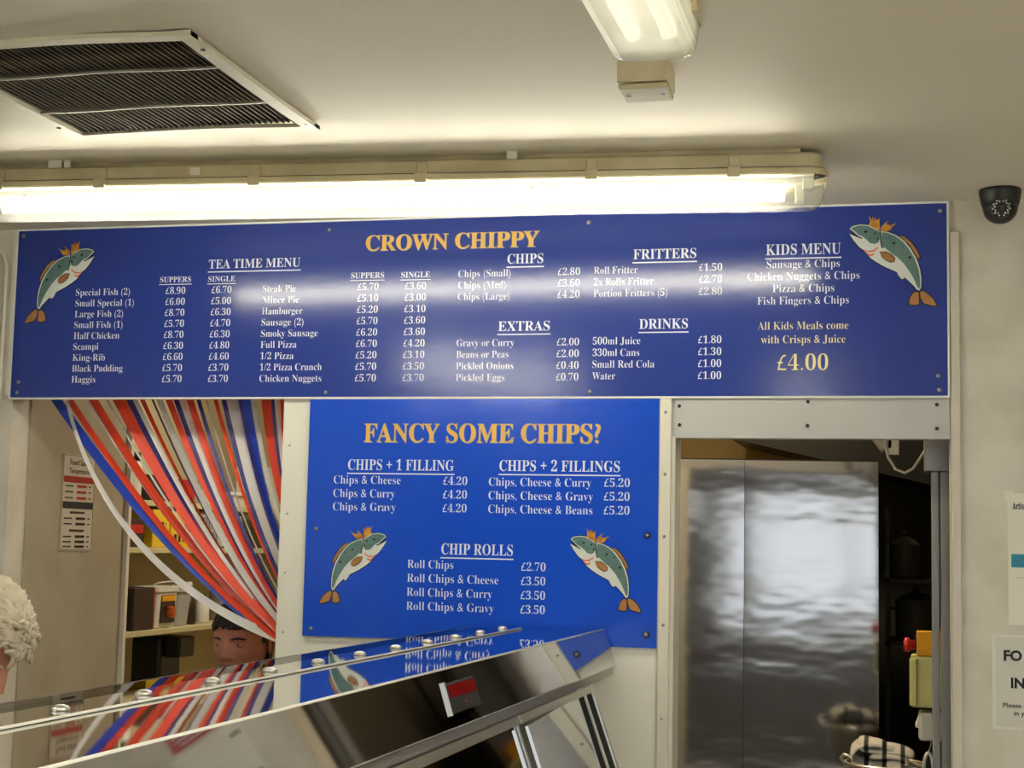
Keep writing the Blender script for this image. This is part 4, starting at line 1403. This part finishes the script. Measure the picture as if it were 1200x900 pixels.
hd = root('extractor_hood', (-.25, 1.8, 1.9), 'dark extractor hood above the steel cabinet', 'extractor hood')
MB().prism([(-.58, 1.985), (.12, 1.824), (.12, 2.2), (-.54, 2.2)], lambda u, v, t: (u, t, v), 1.50, 2.15).build('canopy', 'darkmetal', hd)
MB().prism([(-.59, 1.980), (.12, 1.817), (.12, 1.827), (-.59, 1.992)], lambda u, v, t: (u, t, v), 1.48, 1.50).build('front_rail', 'darkmetal', hd)
MB().box(-.25, .05, 1.6, 2.0, 2.2, CZ).build('flue', 'darkmetal', hd)

kl = root('kitchen_light', (-.04, .35, 1.88), 'white lamp bracket with hanging cable at the top of the kitchen doorway', 'light')
MB().prism([(-.10, 1.92), (-.055, 1.862), (-.03, 1.868), (-.03, 1.93)], lambda u, v, t: (u, t, v), .30, .42).build('shade', 'grey_plastic', kl)
MB().box(-.038, -.012, .30, .31, 1.85, 1.93).build('bracket', 'white_plastic', kl)
MB().tube([(-.045, .30, 1.93), (-.045, .30, 1.872), (-.038, .29, 1.842), (-.02, .28, 1.812), (.002, .27, 1.802), (.022, .25, 1.812), (.04, .22, 1.838), (.055, .2, 1.86)], .0035, 8).build('cable', 'cable', kl, smooth=True)

dt = root('door_track', (.08, .18, 0), 'grey metal roller track at the right side of the kitchen doorway', 'door track')
MB().box(.048, .112, .12, .24, 1.80, 1.90).build('motor_box', 'greymetal', dt, bevel=.003)
MB().box(.064, .082, .14, .18, 0, 1.80).build('inner_rail', 'greymetal', dt, bevel=.002)
MB().box(.085, .106, .13, .20, 0, 1.80).build('outer_rail', 'greymetal', dt, bevel=.002)

sb = root('switch_box', (.07, .42, 1.22), 'pale yellow enclosure box on the kitchen wall', 'box')
MB().box(.016, .125, .36, .48, 1.218, 1.345).build('body', 'pale_yellow', sb, bevel=.006)
MB().box(.012, .030, .352, .36, 1.222, 1.341).build('lid', 'pale_yellow', sb, bevel=.003)
MB().box(.0125, .016, .38, .46, 1.235, 1.33).build('side_seam', 'black_matt', sb)
es = root('emergency_stop', (.05, .42, 1.38), 'red emergency stop button on an amber plate above the pale box', 'switch')
MB().box(.030, .125, .36, .42, 1.347, 1.407).build('plate', 'amber', es, bevel=.002)
MB().box(.026, .030, .375, .405, 1.358, 1.396).build('collar', 'black', es)
MB().lathe([(.012, 0), (.012, .012), (.018, .014), (.018, .024), (.012, .028)], 18, frame_rot((.026, .39, 1.372), 0, 0, radians(-90))).build('button', 'red_plastic', es, smooth=True)
tr_ = root('paper_roll_holder', (.06, .42, 1.14), 'white paper roll holder under the pale box', 'dispenser')
MB().box(.034, .125, .37, .47, 1.135, 1.205).build('body', 'white_plastic', tr_, bevel=.008)
MB().prism([(.026, 1.168), (.040, 1.206), (.040, 1.165)], lambda u, v, t: (u, t, v), .375, .465).build('paper', 'paper', tr_)

tbk = root('work_table', (-.02, .9, 0), 'dark kitchen work table beyond the doorway', 'table')
MB().box(-.06, .12, .30, 2.1, .93, .965).build('top', 'darkmetal', tbk)
for x, y in ((-.05, .33), (.09, .33), (-.05, 2.05), (.09, 2.05)):
    MB().box(x, x + .03, y, y + .03, 0, .93).build('leg', 'darkmetal', tbk)
bk = root('wire_bucket', (-.05, .38, .965), 'round steel bucket under the striped towel', 'bucket')
MB().lathe([(.07, 0), (.085, .004), (.098, .10), (.103, .104), (.098, .104), (.085, .01)], 28, Matrix.Translation((-.046, .40, .965))).build('body', 'steel_brushed', bk, smooth=True)
MB().tube([(-.046 + .103 * cos(a), .40 + .103 * sin(a), 1.071) for a in [2 * pi * k / 28 for k in range(29)]], .0035, 6).build('rim', 'steel_edge', bk, smooth=True)
MB().tube([(-.146, .40, 1.062), (-.158, .36, 1.085), (-.150, .34, 1.096), (-.132, .335, 1.092), (-.125, .34, 1.08)], .004, 6).build('handle', 'steel_edge', bk, smooth=True)
tw = root('tea_towel', (-.05, .39, 1.07), 'folded grey striped tea towel heaped on the bucket', 'towel')


def fold(y0, y1, pts, th, name):
    """a folded layer of cloth: centre line in x-z, carried along y with some wobble"""
    n = 9
    vs, fs = [], []
    m = len(pts)
    for j in range(n + 1):
        t = j / n
        y = y0 + (y1 - y0) * t
        for k, (x, z) in enumerate(pts):
            vs.append((x + .004 * sin(5 * t + k), y + .004 * sin(k * 1.3), z + .004 * sin(7 * t + k * .9) - .012 * (2 * t - 1) ** 2))
    for j in range(n):
        for k in range(m - 1):
            fs.append((j * m + k, j * m + k + 1, (j + 1) * m + k + 1, (j + 1) * m + k))
    o = MB().add(vs, fs).build(name, 'towel', tw, smooth=True)
    s = o.modifiers.new('thick', 'SOLIDIFY')
    s.thickness = th
    sb_ = o.modifiers.new('sub', 'SUBSURF')
    sb_.levels = sb_.render_levels = 1
    return o


fold(.34, .48, [(-.05, 1.122), (-.085, 1.126), (-.118, 1.118), (-.130, 1.100), (-.118, 1.083), (-.08, 1.082), (-.03, 1.088), (.02, 1.078), (.05, 1.062)], .010, 'lower_fold')
fold(.35, .47, [(-.02, 1.116), (-.06, 1.128), (-.10, 1.140), (-.122, 1.128), (-.105, 1.112), (-.06, 1.113), (-.01, 1.110), (.02, 1.096)], .010, 'upper_fold')
fold(.33, .37, [(-.09, 1.100), (-.04, 1.104), (.0, 1.100), (.015, 1.088), (-.01, 1.078), (-.05, 1.076)], .008, 'front_fold')
rng = root('oval_ring', (.062, .30, 1.05), 'pale oval ring hanging at the foot of the door track', 'ring')
MB().tube([(.056 + .011 * cos(a), .28, 1.075 + .042 * sin(a)) for a in [2 * pi * k / 28 for k in range(29)]], .0042, 8).build('ring', 'white_plastic', rng, smooth=True)
MB().tube([(.056, .28, 1.118), (.064, .25, 1.15)], .002, 6).build('hook', 'steel_edge', rng)
MB().prism([(.056 + .009 * cos(a), 1.075 + .039 * sin(a)) for a in [2 * pi * k / 20 for k in range(20)]], lambda u, v, t: (u, t, v), .281, .284).build('insert', 'navy_in', rng)


def pan(cx, cy, z, r, h, label):
    o = root('stock_pan', (cx, cy, z), label, 'pan', 'pans on the kitchen rack')
    MB().lathe([(r * .9, 0), (r, .01), (r, h), (r * 1.05, h + .004), (r * .95, h + .004), (r * .6, h + .02), (r * .15, h + .03), (.0001, h + .031)], 26, Matrix.Translation((cx, cy, z))).build('body', 'pot', o, smooth=True)
    MB().tube([(cx - r, cy - .03, z + h * .8), (cx - r - .02, cy - .02, z + h * .8), (cx - r - .02, cy + .02, z + h * .8), (cx - r, cy + .03, z + h * .8)], .004, 6).build('handle', 'pot', o)
    MB().ball((cx, cy, z + h + .036), .01, 10, 8).build('knob', 'black', o)
    return o


ks = root('kitchen_rack', (0, 1.25, 0), 'dark rack holding pans deep in the kitchen', 'rack')
for z in (1.33, 1.515):
    MB().box(-.055, .12, 1.1, 1.4, z, z + .012).build('rack_shelf', 'darkmetal', ks)
for x, y in ((-.055, 1.1), (.108, 1.1), (-.055, 1.39), (.108, 1.39)):
    MB().box(x, x + .012, y, y + .012, .965, 1.74).build('rack_post', 'darkmetal', ks)
pan(.035, 1.24, 1.342, .062, .115, 'dull dark pan on the lower level of the kitchen rack')
pan(.0, 1.24, 1.527, .048, .10, 'smaller dark pan on the upper level of the kitchen rack')

# ------------------------------------------------------------------ notices on the right wall
YW = .002
n1 = root('wall_poster', (.33, YW, 1.59), 'white poster with teal band on the right wall above the laminated notice', 'poster')
MB().box(.230, .445, YW - .0018, YW - .0002, 1.446, 1.745).build('sheet', 'paper', n1)
P1_ = lambda u, v: (u, YW - .0022, v)
lettering('heading_lettering', 'Artisa', .2405, 1.7085, .032, .0150, P1_, 'print_black', n1, offset=0.012)
MB().box(.2375, .440, YW - .0026, YW - .0019, 1.576, 1.606).build('teal_band', 'teal', n1)
MB().box(.249, .42, YW - .0024, YW - .0019, 1.5525, 1.5535).build('rule', 'grey_plastic', n1)
MB().box(.224, .245, YW - .0024, YW - .0019, 1.726, 1.750).build('tape', 'paper', n1)
n2 = root('laminated_notice', (.32, YW, 1.32), 'laminated notice with bold black words FO and IN on the right wall', 'notice')
MB().box(.193, .46, YW - .0020, YW - .0002, 1.211, 1.424).build('pouch', 'laminate', n2)
MB().box(.2005, .452, YW - .0030, YW - .0021, 1.2175, 1.4175).build('sheet', 'notice_paper', n2)
P2_ = lambda u, v: (u, YW - .0035, v)
lettering('bold_lettering', 'FO', .2185, 1.366, .040, .0215, P2_, 'print_black', n2, serif=False, offset=.04)
lettering('bold_lettering', 'IN', .2335, 1.305, .030, .0215, P2_, 'print_black', n2, serif=False, offset=.04)
lettering('small_lettering', 'Please s', .2160, 1.2605, .050, .0100, P2_, 'print_black', n2, serif=False, offset=.008)
lettering('small_lettering', 'in yo', .2400, 1.2435, .030, .0100, P2_, 'print_black', n2, serif=False, offset=.008)
rs = root('red_sign', (.365, YW, 1.775), 'small red sign on the right wall, mirrored in the counter fascia', 'sign')
MB().box(.288, .43, YW - .003, YW - .0002, 1.755, 1.800).build('plate', 'redsign', rs)
for k, (a, b) in enumerate(((.30, .418), (.305, .412), (.32, .40))):
    MB().box(a, b, YW - .0034, YW - .0031, 1.789 - .012 * k, 1.7925 - .012 * k).build('text_line', 'print_white', rs)
